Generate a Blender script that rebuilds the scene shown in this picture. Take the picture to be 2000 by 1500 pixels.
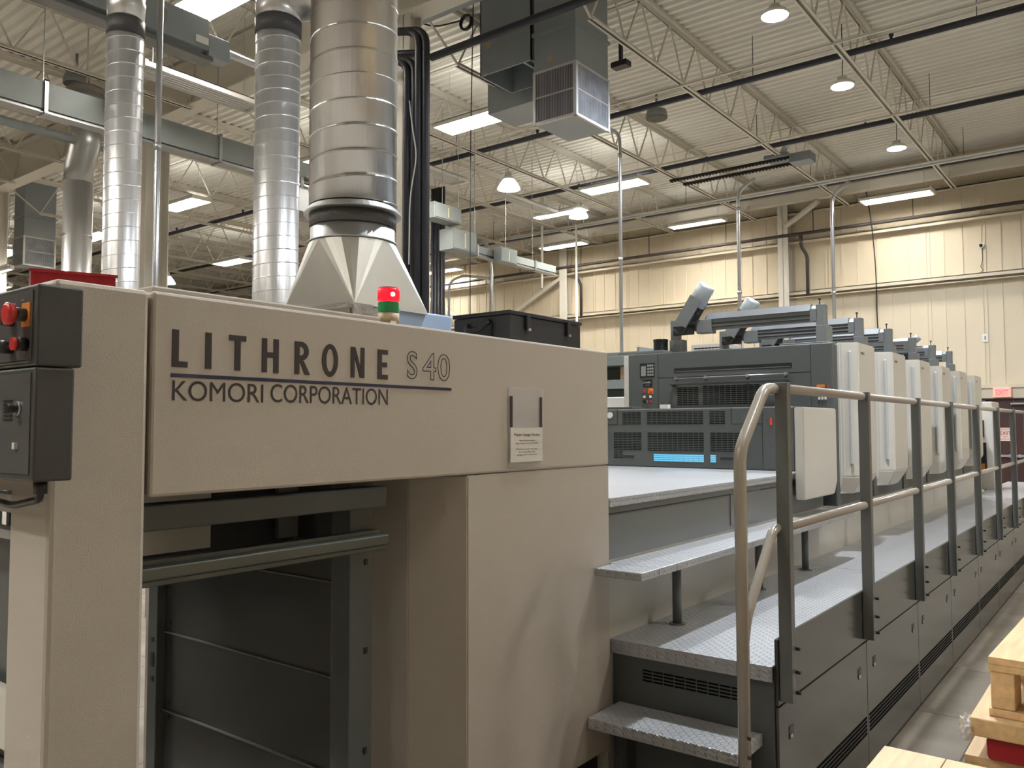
import bpy, bmesh, math, random
from mathutils import Vector, Matrix
random.seed(7)
PI = math.pi
S = bpy.context.scene
for o in list(bpy.data.objects): bpy.data.objects.remove(o)
C = S.collection

# ------------------------------------------------------------------ camera
FPX, YAW, PITCH, ROLL = 1619.1, math.radians(37.578), math.radians(2.9535), math.radians(-0.1454)
fw = Vector((-math.sin(YAW)*math.cos(PITCH), math.cos(YAW)*math.cos(PITCH), math.sin(PITCH)))
r0 = Vector((math.cos(YAW), math.sin(YAW), 0)); u0 = r0.cross(fw)
rt = r0*math.cos(ROLL)+u0*math.sin(ROLL); up = -r0*math.sin(ROLL)+u0*math.cos(ROLL)
cd = bpy.data.cameras.new('camera'); cam = bpy.data.objects.new('camera', cd); C.objects.link(cam)
cd.sensor_width = 36; cd.lens = FPX/2000*36; cd.clip_end = 200; cd.clip_start = .05
CP = Vector((0, 0, 1.55))
cam.matrix_world = Matrix(((rt.x, up.x, -fw.x, CP.x), (rt.y, up.y, -fw.y, CP.y), (rt.z, up.z, -fw.z, CP.z), (0, 0, 0, 1)))
S.camera = cam
# ------------------------------------------------------------------ world, exposure
w = bpy.data.worlds.new('world'); S.world = w; w.use_nodes = True
w.node_tree.nodes['Background'].inputs[0].default_value = (.55, .5, .44, 1)
w.node_tree.nodes['Background'].inputs[1].default_value = .3
S.view_settings.view_transform = 'Standard'; S.view_settings.look = 'None'
S.view_settings.gamma = 1; S.view_settings.use_curve_mapping = False
S.view_settings.exposure = 1.0
W_TUBE, W_UP, W_UFO, W_BELL = 175, 3.5, 80, 36
COL_TUBE, COL_UFO = (1, .97, .895), (.88, .94, 1)

# ------------------------------------------------------------------ materials
def M(name, col, rough=.5, metal=0, emit=None, es=0, noise=0, nscale=6, bump=0, bscale=20, stretch=None, alpha=1, spec=None, coat=0):
    m = bpy.data.materials.new(name); m.use_nodes = True
    nt = m.node_tree; b = nt.nodes['Principled BSDF']
    b.inputs['Base Color'].default_value = (*col, 1); b.inputs['Roughness'].default_value = rough
    b.inputs['Metallic'].default_value = metal
    if coat: b.inputs['Coat Weight'].default_value = coat; b.inputs['Coat Roughness'].default_value = .15
    if spec is not None: b.inputs['Specular IOR Level'].default_value = spec
    if emit: b.inputs['Emission Color'].default_value = (*emit, 1); b.inputs['Emission Strength'].default_value = es
    if alpha < 1: b.inputs['Alpha'].default_value = alpha
    if noise or bump:
        tc = nt.nodes.new('ShaderNodeTexCoord'); mp = nt.nodes.new('ShaderNodeMapping')
        nt.links.new(tc.outputs['Object'], mp.inputs[0])
        if stretch: mp.inputs['Scale'].default_value = stretch
        if noise:
            n = nt.nodes.new('ShaderNodeTexNoise'); n.inputs['Scale'].default_value = nscale; n.inputs['Detail'].default_value = 5
            nt.links.new(mp.outputs[0], n.inputs['Vector'])
            r = nt.nodes.new('ShaderNodeMixRGB'); r.inputs[1].default_value = (*[c*(1-noise) for c in col], 1)
            r.inputs[2].default_value = (*[min(1, c*(1+noise)) for c in col], 1)
            nt.links.new(n.outputs[0], r.inputs[0]); nt.links.new(r.outputs[0], b.inputs['Base Color'])
        if bump:
            n2 = nt.nodes.new('ShaderNodeTexNoise'); n2.inputs['Scale'].default_value = bscale; n2.inputs['Detail'].default_value = 3
            nt.links.new(mp.outputs[0], n2.inputs['Vector'])
            bp = nt.nodes.new('ShaderNodeBump'); bp.inputs['Strength'].default_value = bump; bp.inputs['Distance'].default_value = .01
            nt.links.new(n2.outputs[0], bp.inputs['Height']); nt.links.new(bp.outputs[0], b.inputs['Normal'])
    return m

def tread_material(name, col, rough, metal, cell=.0195):
    m = M(name, col, rough, metal, noise=.06, nscale=3); nt = m.node_tree; b = nt.nodes['Principled BSDF']
    N = nt.nodes.new; L = nt.links.new
    def mt(op, a, bb=None, cc=None):
        n = N('ShaderNodeMath'); n.operation = op
        for i, v in enumerate((a, bb, cc)):
            if v is None: continue
            if isinstance(v, (int, float)): n.inputs[i].default_value = v
            else: L(v, n.inputs[i])
        return n.outputs[0]
    tc = N('ShaderNodeTexCoord'); sx = N('ShaderNodeSeparateXYZ'); L(tc.outputs['Object'], sx.inputs[0])
    px = mt('DIVIDE', mt('ADD', sx.outputs[0], sx.outputs[2]), cell); py = mt('DIVIDE', mt('ADD', sx.outputs[1], sx.outputs[2]), cell)
    par = mt('MODULO', mt('ABSOLUTE', mt('ADD', mt('FLOOR', px), mt('FLOOR', py))), 2.0)
    uu = mt('SUBTRACT', mt('FRACT', px), .5); vv = mt('SUBTRACT', mt('FRACT', py), .5)
    a = mt('MULTIPLY', mt('ADD', uu, vv), .7071); c = mt('MULTIPLY', mt('SUBTRACT', uu, vv), .7071)
    sg = mt('GREATER_THAN', par, .5); ng = mt('SUBTRACT', 1.0, sg)
    la = mt('ADD', mt('MULTIPLY', a, sg), mt('MULTIPLY', c, ng)); sh = mt('ADD', mt('MULTIPLY', c, sg), mt('MULTIPLY', a, ng))
    d = mt('ADD', mt('POWER', mt('DIVIDE', mt('ABSOLUTE', la), .52), 2.0), mt('POWER', mt('DIVIDE', mt('ABSOLUTE', sh), .17), 2.0))
    h = mt('MAXIMUM', mt('SUBTRACT', 1.0, d), 0.0); h = mt('POWER', h, .6)
    bp = N('ShaderNodeBump'); bp.inputs['Strength'].default_value = 1; bp.inputs['Distance'].default_value = .0065
    L(h, bp.inputs['Height']); L(bp.outputs[0], b.inputs['Normal'])
    return m

def wood_material(name, col):
    m = M(name, col, .65); nt = m.node_tree; b = nt.nodes['Principled BSDF']; N = nt.nodes.new; L = nt.links.new
    tc = N('ShaderNodeTexCoord'); mp = N('ShaderNodeMapping'); mp.inputs['Scale'].default_value = (14, 1.2, 14)
    n = N('ShaderNodeTexNoise'); n.inputs['Scale'].default_value = 3; n.inputs['Detail'].default_value = 6; n.inputs['Distortion'].default_value = .6
    r = N('ShaderNodeValToRGB'); r.color_ramp.elements[0].position = .3; r.color_ramp.elements[1].position = .7
    r.color_ramp.elements[0].color = (*[c*.78 for c in col], 1); r.color_ramp.elements[1].color = (*[min(1, c*1.1) for c in col], 1)
    L(tc.outputs['Object'], mp.inputs[0]); L(mp.outputs[0], n.inputs['Vector']); L(n.outputs[0], r.inputs[0]); L(r.outputs[0], b.inputs['Base Color'])
    return m

def floor_material():
    m = M('concrete_floor', (.2, .18, .155), .55); nt = m.node_tree; b = nt.nodes['Principled BSDF']; N = nt.nodes.new; L = nt.links.new
    tc = N('ShaderNodeTexCoord'); n = N('ShaderNodeTexNoise'); n.inputs['Scale'].default_value = 2.5; n.inputs['Detail'].default_value = 8
    r = N('ShaderNodeValToRGB'); r.color_ramp.elements[0].position = .3; r.color_ramp.elements[1].position = .72
    r.color_ramp.elements[0].color = (.16, .138, .115, 1); r.color_ramp.elements[1].color = (.28, .248, .21, 1)
    L(tc.outputs['Object'], n.inputs['Vector']); L(n.outputs[0], r.inputs[0])
    bk = N('ShaderNodeTexBrick'); bk.offset = 0; bk.inputs['Scale'].default_value = 1; bk.inputs['Mortar Size'].default_value = .006
    bk.inputs['Brick Width'].default_value = .75; bk.inputs['Row Height'].default_value = 1.0
    bk.inputs['Color1'].default_value = (1, 1, 1, 1); bk.inputs['Color2'].default_value = (.93, .93, .93, 1); bk.inputs['Mortar'].default_value = (.4, .38, .35, 1)
    mx = N('ShaderNodeMixRGB'); mx.blend_type = 'MULTIPLY'; mx.inputs[0].default_value = 1
    L(tc.outputs['Object'], bk.inputs['Vector']); L(r.outputs[0], mx.inputs[1]); L(bk.outputs[0], mx.inputs[2]); L(mx.outputs[0], b.inputs['Base Color'])
    return m

BEIGE = M('beige_machine_paint', (.455, .413, .358), .38, noise=.03, nscale=2, bump=.12, bscale=350)
COVER = M('pale_cover_paint', (.60, .58, .53), .3, bump=.05, bscale=300)
GREY = M('dark_grey_paint', (.082, .090, .089), .42, bump=.08, bscale=300)
GREY2 = M('mid_grey_paint', (.16, .17, .17), .35)
PANELG = M('walkway_side_paint', (.056, .057, .053), .2)
CHAR = M('charcoal_paint', (.045, .045, .045), .42, bump=.06, bscale=300)
BLACK = M('black_plastic', (.012, .012, .014), .35)
BLACKC = M('black_case_paint', (.018, .02, .026), .4)
DARKPIPE = M('dark_sprinkler_pipe', (.03, .034, .05), .5)
BLKPIPE = M('black_insulated_pipe', (.018, .02, .028), .5)
TREAD = tread_material('diamond_plate', (.46, .47, .49), .38, .35)
GALVB = M('brushed_galvanised_steel', (.50, .505, .50), .30, .97, noise=.08, nscale=3, bump=.22, bscale=3, stretch=(9, 9, .35))
GALV = M('galvanised_steel', (.74, .75, .77), .33, .8, noise=.08, nscale=3, bump=.25, bscale=3, stretch=(9, 9, .35))
GALVD = M('dull_galvanised_steel', (.42, .43, .43), .4, .9, noise=.12, nscale=5)
SHEET = M('sheet_metal', (.50, .50, .47), .38, .75, noise=.1, nscale=6)
DUCTG = M('grey_duct_sheet', (.29, .325, .35), .45, .2, noise=.12, nscale=2)
FILTER = M('dusty_filter', (.10, .10, .11), .7)
FRAMEW = M('filter_frame_metal', (.55, .55, .55), .4, .6)
STEELP = M('cream_painted_steel', (.64, .61, .54), .55)
DECKM = M('cream_roof_deck', (.74, .72, .66), .6, noise=.05, nscale=.6)
WALLM = M('cream_wall_panel', (.66, .58, .44), .55, noise=.03, nscale=.8)
WALLT = M('cream_trim', (.60, .54, .43), .5)
TUBEP = M('taupe_tube_paint', (.36, .33, .29), .25, coat=.5)
TUBEM = M('rail_tube_paint', (.44, .40, .365), .22, coat=.5)
POSTM = M('grey_post_paint', (.115, .122, .118), .35)
BUSG = M('grey_busway', (.22, .245, .245), .5, noise=.06)
CONDUIT = M('conduit_metal', (.55, .57, .60), .3, .9)
CONDW = M('pale_conduit', (.62, .64, .64), .4, .2)
FIXW = M('white_fixture_enamel', (.75, .74, .70), .4)
TUBEL = M('lit_lamp_tube', (1, 1, 1), .5, emit=(1, .94, .88), es=14)
UFOL = M('lit_led_disc', (1, 1, 1), .5, emit=(.9, .95, 1), es=14)
BELLM = M('lit_prismatic_shade', (.9, .95, 1), .3, emit=(.85, .92, 1), es=.9)
TUBEOFF = M('unlit_lamp_tube', (.7, .72, .70), .3)
RED = M('red_button', (.55, .03, .03), .3)
REDP = M('red_plastic', (.36, .012, .022), .38)
REDL = M('lit_red_lens', (.5, .0, .0), .2, emit=(1, .004, .012), es=1.5)
REDC = M('lit_red_core', (1, .4, .2), .2, emit=(1, .35, .15), es=8)
GRNL = M('green_lens', (.02, .30, .10), .15, coat=.5)
TAN = M('tan_plastic', (.42, .33, .2), .5)
ORANGE = M('orange_label', (.65, .22, .03), .5)
YELLOW = M('yellow_label', (.62, .58, .36), .5)
WHITE = M('white_paint', (.75, .75, .72), .4)
PAPER = M('white_paper', (.66, .63, .57), .6)
INK = M('dark_brown_print', (.030, .022, .021), .6)
BLACKINK = M('black_print', (.01, .01, .01), .6)
NAVY = M('navy_stripe', (.012, .014, .06), .4)
BLUEP = M('pale_blue_sheet', (.42, .56, .78), .3)
PLASTIC = M('clear_plastic', (.75, .72, .72), .12, alpha=.28, bump=.6, bscale=18)
STRIP = M('maroon_strip', (.04, .015, .02), .5)
DOORM = M('brown_door_paint', (.05, .02, .018), .4)
EXITR = M('lit_exit_letters', (1, .05, .05), .4, emit=(1, .03, .04), es=3)
EXITB = M('lit_exit_face', (.8, .45, .38), .4, emit=(1, .3, .22), es=.15)
WOOD = wood_material('pallet_pine', (.74, .52, .29))
WOODP = wood_material('pale_pallet_pine', (.76, .59, .37))
BLUEL = M('blue_uv_glow', (.1, .4, .6), .3, emit=(.12, .42, .62), es=.42)
LOUVRE = M('matte_black_slot', (.006, .006, .006), .95, spec=.05)
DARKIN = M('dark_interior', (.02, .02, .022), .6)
BRONZE = M('dark_bronze_pipe', (.05, .042, .04), .5)
FLOORM = floor_material()
WRAP = M('stretch_wrap', (.85, .83, .82), .2, alpha=.75, bump=.8, bscale=40)
CARD = M('cardboard', (.45, .32, .2), .7)

# ------------------------------------------------------------------ mesh helpers
class MB:
    def __init__(s): s.b = bmesh.new()
    def box(s, x0, x1, y0, y1, z0, z1, bev=0, seg=2):
        if x0 > x1: x0, x1 = x1, x0
        if y0 > y1: y0, y1 = y1, y0
        if z0 > z1: z0, z1 = z1, z0
        b = s.b; v = [b.verts.new((x, y, z)) for z in (z0, z1) for y in (y0, y1) for x in (x0, x1)]
        fs = [b.faces.new([v[i] for i in q]) for q in ((0, 2, 3, 1), (4, 5, 7, 6), (0, 1, 5, 4), (2, 6, 7, 3), (0, 4, 6, 2), (1, 3, 7, 5))]
        if bev:
            es = list({e for f in fs for e in f.edges})
            bmesh.ops.bevel(b, geom=es, offset=bev, segments=seg, affect='EDGES', profile=.5)
        return s
    def prism(s, pts, axis, a, c, bev=0):
        """closed polygon (2-D points) extruded along axis from a to c"""
        def P(p, t):
            return {'x': (t, p[0], p[1]), 'y': (p[0], t, p[1]), 'z': (p[0], p[1], t)}[axis]
        b = s.b; v0 = [b.verts.new(P(p, a)) for p in pts]; v1 = [b.verts.new(P(p, c)) for p in pts]; n = len(pts)
        fs = [b.faces.new(v0), b.faces.new(v1[::-1])]
        for i in range(n): fs.append(b.faces.new((v0[i], v1[i], v1[(i+1) % n], v0[(i+1) % n])))
        bmesh.ops.recalc_face_normals(b, faces=fs)
        if bev:
            es = list({e for f in fs for e in f.edges})
            bmesh.ops.bevel(b, geom=es, offset=bev, segments=2, affect='EDGES')
        return s
    def ring_poly(s, outer, inner, axis, a, c):
        def P(p, t): return {'x': (t, p[0], p[1]), 'y': (p[0], t, p[1]), 'z': (p[0], p[1], t)}[axis]
        b = s.b; n = len(outer)
        O0 = [b.verts.new(P(p, a)) for p in outer]; I0 = [b.verts.new(P(p, a)) for p in inner]
        O1 = [b.verts.new(P(p, c)) for p in outer]; I1 = [b.verts.new(P(p, c)) for p in inner]; fs = []
        for i in range(n):
            j = (i+1) % n
            fs += [b.faces.new((O0[i], O0[j], I0[j], I0[i])), b.faces.new((O1[i], I1[i], I1[j], O1[j])),
                   b.faces.new((O0[i], O1[i], O1[j], O0[j])), b.faces.new((I0[i], I0[j], I1[j], I1[i]))]
        bmesh.ops.recalc_face_normals(b, faces=fs); return s
    def tube(s, pts, r, n=10, cap=True):
        b = s.b; pts = [Vector(p) for p in pts]; rings = []; prev = None
        for i, p in enumerate(pts):
            t = (pts[min(i+1, len(pts)-1)]-pts[max(i-1, 0)]).normalized()
            if prev is None:
                a = Vector((0, 0, 1)) if abs(t.z) < .9 else Vector((1, 0, 0)); x = t.cross(a).normalized()
            else:
                x = (prev-t*prev.dot(t)); x = x.normalized() if x.length > 1e-6 else t.orthogonal().normalized()
            prev = x; y = t.cross(x); rr = r[i] if isinstance(r, (list, tuple)) else r
            rings.append([b.verts.new(p+(x*math.cos(2*PI*k/n)+y*math.sin(2*PI*k/n))*rr) for k in range(n)])
        for i in range(len(rings)-1):
            for k in range(n):
                f = b.faces.new((rings[i][k], rings[i][(k+1) % n], rings[i+1][(k+1) % n], rings[i+1][k])); f.smooth = n > 6
        if cap: b.faces.new(rings[0][::-1]); b.faces.new(rings[-1])
        return s
    def bar(s, p, q, wx, wz=None):
        """square bar from p to q"""
        wz = wz or wx
        p = Vector(p); q = Vector(q); t = (q-p).normalized(); a = Vector((0, 0, 1)) if abs(t.z) < .95 else Vector((0, 1, 0))
        x = t.cross(a).normalized()*wx/2; y = t.cross(x).normalized()*wz/2; b = s.b
        v = [b.verts.new(c+d) for c in (p, q) for d in (-x-y, x-y, x+y, -x+y)]
        for f in ((3, 2, 1, 0), (4, 5, 6, 7), (0, 1, 5, 4), (1, 2, 6, 5), (2, 3, 7, 6), (3, 0, 4, 7)): b.faces.new([v[i] for i in f])
        return s
    def lathe(s, cx, cy, prof, n=32, smooth=True):
        b = s.b; rings = [[b.verts.new((cx+r*math.cos(2*PI*k/n), cy+r*math.sin(2*PI*k/n), z)) for k in range(n)] for r, z in prof]
        for i in range(len(rings)-1):
            for k in range(n):
                f = b.faces.new((rings[i][k], rings[i][(k+1) % n], rings[i+1][(k+1) % n], rings[i+1][k])); f.smooth = smooth
        b.faces.new(rings[0][::-1]); b.faces.new(rings[-1]); return s
    def quad(s, a, b_, c, d):
        s.b.faces.new([s.b.verts.new(p) for p in (a, b_, c, d)]); return s
    def sphere(s, c, r, sc=(1, 1, 1), n=16):
        bmesh.ops.create_uvsphere(s.b, u_segments=n, v_segments=n//2, radius=r, matrix=Matrix.Translation(c) @ Matrix.Diagonal((*sc, 1)))
        return s
    def build(s, name, mat, parent=None, rot=None):
        me = bpy.data.meshes.new(name); s.b.normal_update()
        if parent: bmesh.ops.translate(s.b, verts=s.b.verts[:], vec=-origin_of(parent))
        s.b.to_mesh(me); s.b.free()
        o = bpy.data.objects.new(name, me); C.objects.link(o); me.materials.append(mat)
        if parent: o.parent = parent
        return o
def origin_of(o):
    v = Vector((0, 0, 0))
    while o: v += o.location; o = o.parent
    return v

def bend(pts, r, n=6):
    """polyline with rounded corners"""
    pts = [Vector(p) for p in pts]; out = [pts[0]]
    for i in range(1, len(pts)-1):
        a = (pts[i-1]-pts[i]); c = (pts[i+1]-pts[i]); rr = min(r, a.length*.45, c.length*.45)
        A = pts[i]+a.normalized()*rr; B = pts[i]+c.normalized()*rr
        for k in range(n+1):
            t = k/n; out.append(A*(1-t)**2+pts[i]*2*t*(1-t)+B*t*t)
    out.append(pts[-1]); return out

def tag(o, label, cat, group=None, kind=None):
    o['label'] = label; o['category'] = cat
    if group: o['group'] = group
    if kind: o['kind'] = kind
    return o
def thing(name, label, cat, loc, group=None):
    o = bpy.data.objects.new(name, None); o.empty_display_size = .1; o.location = loc; C.objects.link(o)
    return tag(o, label, cat, group)
def struct(o, label=None):
    o['kind'] = 'structure'
    if label: o['label'] = label
    return o
def copy_tree(o, parent=None):
    c = o.copy(); C.objects.link(c)
    if parent: c.parent = parent
    for ch in list(o.children): copy_tree(ch, c)
    return c
def light(parent, loc, sx, sy, e, col, name='lamp_light', disk=False):
    ld = bpy.data.lights.new(name, 'AREA'); ld.shape = 'DISK' if disk else 'RECTANGLE'; ld.size = sx
    if not disk: ld.size_y = sy
    ld.energy = e; ld.color = col; ld.spread = math.radians(165)
    o = bpy.data.objects.new(name, ld); C.objects.link(o); o.location = loc
    if parent: o.parent = parent; o.location = Vector(loc)-origin_of(parent)
    return o
def text(name, body, mat, parent, origin, xdir, zdir, width, height, align='LEFT', offset=0, outline=0, depth=.0015, spacing=1, label=None):
    """lettering: built as a mesh, scaled to width x height, standing in the plane of xdir and zdir"""
    cu = bpy.data.curves.new(name, 'FONT'); cu.body = body; cu.size = 1; cu.offset = offset; cu.space_character = spacing; cu.align_x = align
    if outline: cu.fill_mode = 'NONE'; cu.bevel_depth = outline; cu.bevel_resolution = 0
    t = bpy.data.objects.new(name, cu); C.objects.link(t); bpy.context.view_layer.update()
    me = bpy.data.meshes.new_from_object(t.evaluated_get(bpy.context.evaluated_depsgraph_get())); bpy.data.objects.remove(t)
    xs = [v.co.x for v in me.vertices]; ys = [v.co.y for v in me.vertices]
    x0, x1, y0, y1 = min(xs), max(xs), min(ys), max(ys)
    O = Vector(origin); X = Vector(xdir); Z = Vector(zdir); Nn = X.cross(Z)
    sx = width/(x1-x0) if width else height/(y1-y0); sy = height/(y1-y0)
    for v in me.vertices:
        v.co = O+X*((v.co.x-x0)*sx)+Z*((v.co.y-y0)*sy)+Nn*(v.co.z*sy*.3)
    me.name = name; me.materials.clear(); me.materials.append(mat)
    o = bpy.data.objects.new(name, me); C.objects.link(o)
    if parent:
        o.parent = parent; me.transform(Matrix.Translation(-origin_of(parent)))
    if label: o['label'] = label
    return o
def ell(cx, cy, rx, ry, n=28, p=2.0):
    return [(cx+rx*math.copysign(abs(math.cos(t))**(2/p), math.cos(t)), cy+ry*math.copysign(abs(math.sin(t))**(2/p), math.sin(t))) for t in (2*PI*k/n for k in range(n))]

# ================================================================== SETTING
XL, XR, YF, YB = -34, 7, -12, 17.5
ROOF = 6.75
struct(MB().box(XL, XR, YF, YB, -.15, 0).build('floor', FLOORM))
# corrugated roof deck, ribs running along X
m = MB(); pitch = .152; ys = []; y = YF
while y < YB-.01:
    ys += [(y, ROOF), (y+.06, ROOF), (y+.085, ROOF+.045), (y+.127, ROOF+.045)]; y += pitch
ys.append((YB, ROOF)); va = [m.b.verts.new((XL, a, z)) for a, z in ys]; vb = [m.b.verts.new((XR, a, z)) for a, z in ys]
for i in range(len(ys)-1): m.b.faces.new((va[i], vb[i], vb[i+1], va[i+1]))
m.box(XL, XR, YF, YB, ROOF+.06, ROOF+.2)
struct(m.build('ceiling', DECKM))
# walls
m = MB().box(XL, XR, YB, YB+.2, 0, ROOF+.2)
k = 0; x = XL+.1
while x < XR:
    m.box(x-.012, x+.012, YB-.012, YB, 2.25, ROOF)
    if k % 3 == 1: m.box(x+.055, x+.075, YB-.012, YB, 2.25, ROOF)
    x += .315; k += 1
struct(m.build('wall_back', WALLM))
struct(MB().box(XL-.2, XL, YF, YB, 0, ROOF+.2).build('wall_left', WALLM))
struct(MB().box(XR, XR+.2, YF, YB, 0, ROOF+.2).build('wall_right', WALLM))
struct(MB().box(XL, XR, YF-.2, YF, 0, ROOF+.2).build('wall_front', WALLM))
m = MB().box(XL, XR, YB-.16, YB-.012, 4.36, 4.375).box(XL, XR, YB-.16, YB-.15, 4.30, 4.375).box(XL, XR, YB-.16, YB-.012, 4.24, 4.255).box(XL, XR, YB-.02, YB-.012, 4.24, 4.37)
struct(m.build('trim_1', WALLT))
struct(MB().box(XL, XR, YB-.2, YB-.012, 6.03, 6.05).box(XL, XR, YB-.2, YB-.19, 5.99, 6.05).build('trim_2', WALLT))
struct(MB().box(XL, XR, YB-.09, YB-.012, 2.24, 2.30).box(XL, XR, YB-.06, YB-.012, 2.05, 2.24).build('trim_3', WALLT))
struct(MB().box(XL, XR, YB-.15, YB-.012, 5.43, 5.445).box(XL, XR, YB-.15, YB-.14, 5.38, 5.445).build('trim_4', WALLT))
# exit door
d = MB().box(-1.95, -1.0, YB-.05, YB-.013, 0, 2.03).build('door_1', DOORM); struct(d, 'dark brown double exit door')
MB().box(-2.40, -1.97, YB-.05, YB-.013, 0, 2.03).build('door_leaf', DOORM, d)
MB().box(-2.35, -2.0, YB-.11, YB-.08, .98, 1.02).box(-2.33, -2.3, YB-.08, YB-.05, .97, 1.03).box(-2.05, -2.02, YB-.08, YB-.05, .97, 1.03).build('push_bar', CONDUIT, d)
MB().box(-1.93, -1.1, YB-.11, YB-.08, .98, 1.02).box(-1.9, -1.87, YB-.08, YB-.05, .97, 1.03).build('push_bar', CONDUIT, d)
MB().box(-2.0, -1.6, YB-.12, YB-.05, 1.93, 1.96).build('door_closer', CONDUIT, d)
MB().box(-2.46, -2.40, YB-.1, YB-.013, 0, 2.05).box(-2.46, -.9, YB-.1, YB-.013, 2.03, 2.05).build('door_frame', BRONZE, d)

# ------------------------------------------------------------------ steel: girder, columns, joists
GY = 6.35
g = MB().box(XL, XR, GY-.13, GY+.13, 6.03, 6.055).box(XL, XR, GY-.008, GY+.008, 6.055, 6.66).box(XL, XR, GY-.13, GY+.13, 6.655, 6.68)
tag(g.build('roof_girder', STEELP), 'cream steel I-beam girder carrying the joists, running across the hall above the ducts', 'beam')
def column(x, y, z1, lab, wd=.2):
    m = MB().box(x-wd/2, x+wd/2, y-wd/2, y-wd/2+.012, 0, z1).box(x-wd/2, x+wd/2, y+wd/2-.012, y+wd/2, 0, z1).box(x-.005, x+.005, y-wd/2, y+wd/2, 0, z1)
    return tag(m.build('steel_column', STEELP), lab, 'column')
column(-11.62, GY, 6.03, 'cream steel column seen between the left spiral duct and the thin pale pole', .36)
column(-6.29, GY, 6.03, 'cream steel column right behind the black riser pipes', .19)
column(-17.2, GY, 6.03, 'cream steel column far off left of the leftmost duct', .3)
column(-6.04, YB-.14, 6.6, 'cream steel wall column above the printing units', .22)
column(-11.64, YB-.14, 6.6, 'cream steel wall column above the black case', .22)
m = MB().box(XL, XR, 16.9, 17.06, 6.16, 6.34)
tag(m.build('eave_beam', STEELP), 'cream square beam running along the top of the far wall', 'beam')

def joist(x, y0, y1, label, group=None):
    t = thing('steel_joist', label, 'joist', (x, y0, 6.0), group)
    bz, tz = 6.0, 6.70
    MB().box(x-.045, x-.012, y0+1.2, y1-.05, bz, bz+.012).box(x-.018, x-.012, y0+1.2, y1-.05, bz, bz+.05)\
        .box(x+.012, x+.045, y0+1.2, y1-.05, bz, bz+.012).box(x+.012, x+.018, y0+1.2, y1-.05, bz, bz+.05).build('bottom_chord', STEELP, t)
    MB().box(x-.06, x-.012, y0, y1, tz, tz+.015).box(x-.018, x-.012, y0, y1, tz-.05, tz)\
        .box(x+.012, x+.06, y0, y1, tz, tz+.015).box(x+.012, x+.018, y0, y1, tz-.05, tz).box(x-.06, x+.06, y0, y1, tz+.015, ROOF-.002).build('top_chord', STEELP, t)
    m = MB(); y = y0+1.2; m.bar((x, y0+.2, tz), (x, y, bz+.02), .022)
    while y < y1-.8:
        m.bar((x, y, bz+.02), (x, y+.38, tz), .018); m.bar((x, y+.38, tz), (x, y+.76, bz+.02), .018); y += .76
    m.bar((x, y, bz+.02), (x, y1, tz), .02)
    m.build('web_rods', STEELP, t)
    return t
ords = ['first', 'second', 'third', 'fourth', 'fifth', 'sixth', 'seventh', 'eighth', 'ninth', 'tenth', 'eleventh', 'twelfth', 'thirteenth', 'fourteenth', 'fifteenth', 'sixteenth', 'seventeenth', 'eighteenth']
JX = [-.82-1.93*i+(-.03 if i else 0) for i in range(18)]
J0 = joist(JX[0], GY, 17.4, 'cream bar joist in the upper right corner, rightmost of those reaching the far wall')
J1 = joist(JX[0], -4.8, GY, 'cream bar joist nearest overhead on the right, before the girder')
def copy_joist(src, x, label, group=None):
    r = copy_tree(src); r.location.x = x; r['label'] = label
    if group: r['group'] = group
    return r
def lab_far(i):
    if i < 10: return 'cream bar joist running to the far wall, %s from the right' % ords[i]
    return None
for i in range(1, 18):
    l = lab_far(i)
    if l: copy_joist(J0, JX[i], l, 'bar joists reaching the far wall')
    else: copy_joist(J0, JX[i], 'distant cream bar joist on the far left beyond the girder, %s from the right' % ords[i], 'distant bar joists')
J0['group'] = 'bar joists reaching the far wall'
J1['group'] = 'bar joists before the girder'
for i in range(2, 12):
    k = i-2
    copy_joist(J1, JX[i], ('cream bar joist before the girder at top left, %s from the right' % ords[k]) if k < 10 else '', 'bar joists before the girder')
# bridging bars across the joists
for i, (yb, z) in enumerate(((9.75, 6.0), (12.55, 6.0), (15.35, 6.0), (3.4, 6.0))):
    o = MB().bar((XL, yb, z-.012), (XR, yb, z-.012), .028).build('bridging_bar', STEELP)
    tag(o, ['pale bridging bar under the joists, nearest row behind the grey air unit', 'pale bridging bar under the joists, middle row', 'pale bridging bar under the joists, row nearest the far wall', 'pale bridging bar under the joists before the girder at top left'][i], 'steel bar', 'bridging bars')
for i, (yb, z) in enumerate(((8.6, 6.66), (11.4, 6.66), (14.0, 6.66))):
    o = MB().bar((XL, yb, z), (XR, yb, z), .022).build('bridging_bar', STEELP)
    tag(o, 'thin bridging bar touching the roof deck, %s row from the girder' % ords[i], 'steel bar', 'upper bridging bars')
# sprinkler pipes
def sprink(y, z, x0, x1, lab, r=.04, mat=DARKPIPE, heads=True, off=0):
    t = thing('sprinkler_pipe', lab, 'pipe', (x0, y, z), 'dark sprinkler pipes')
    MB().tube([(x0, y, z), (x1, y, z)], r, 12).build('pipe', mat, t)
    if heads:
        x = x1-1.1-off
        while x > max(x0, -22):
            MB().lathe(x, y, [(.018, z+r*.8), (.018, z+.07), (.028, z+.075), (.028, z+.095), (.012, z+.1)], 8).build('sprinkler_head', mat, t); x -= 2.6
            if x > -14: MB().bar((x+.9, y, z), (x+.9, y, 6.7), .008).build('hanger', mat, t)
    return t
sprink(10.42, 6.12, XL, 1.4, 'dark sprinkler pipe crossing the roof just right of the grey air unit')
sprink(13.15, 6.12, XL, 3, 'dark sprinkler pipe crossing the roof behind the silver conduit')
sprink(15.9, 6.12, XL, 3, 'dark sprinkler pipe crossing the roof closest to the far wall')
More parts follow.
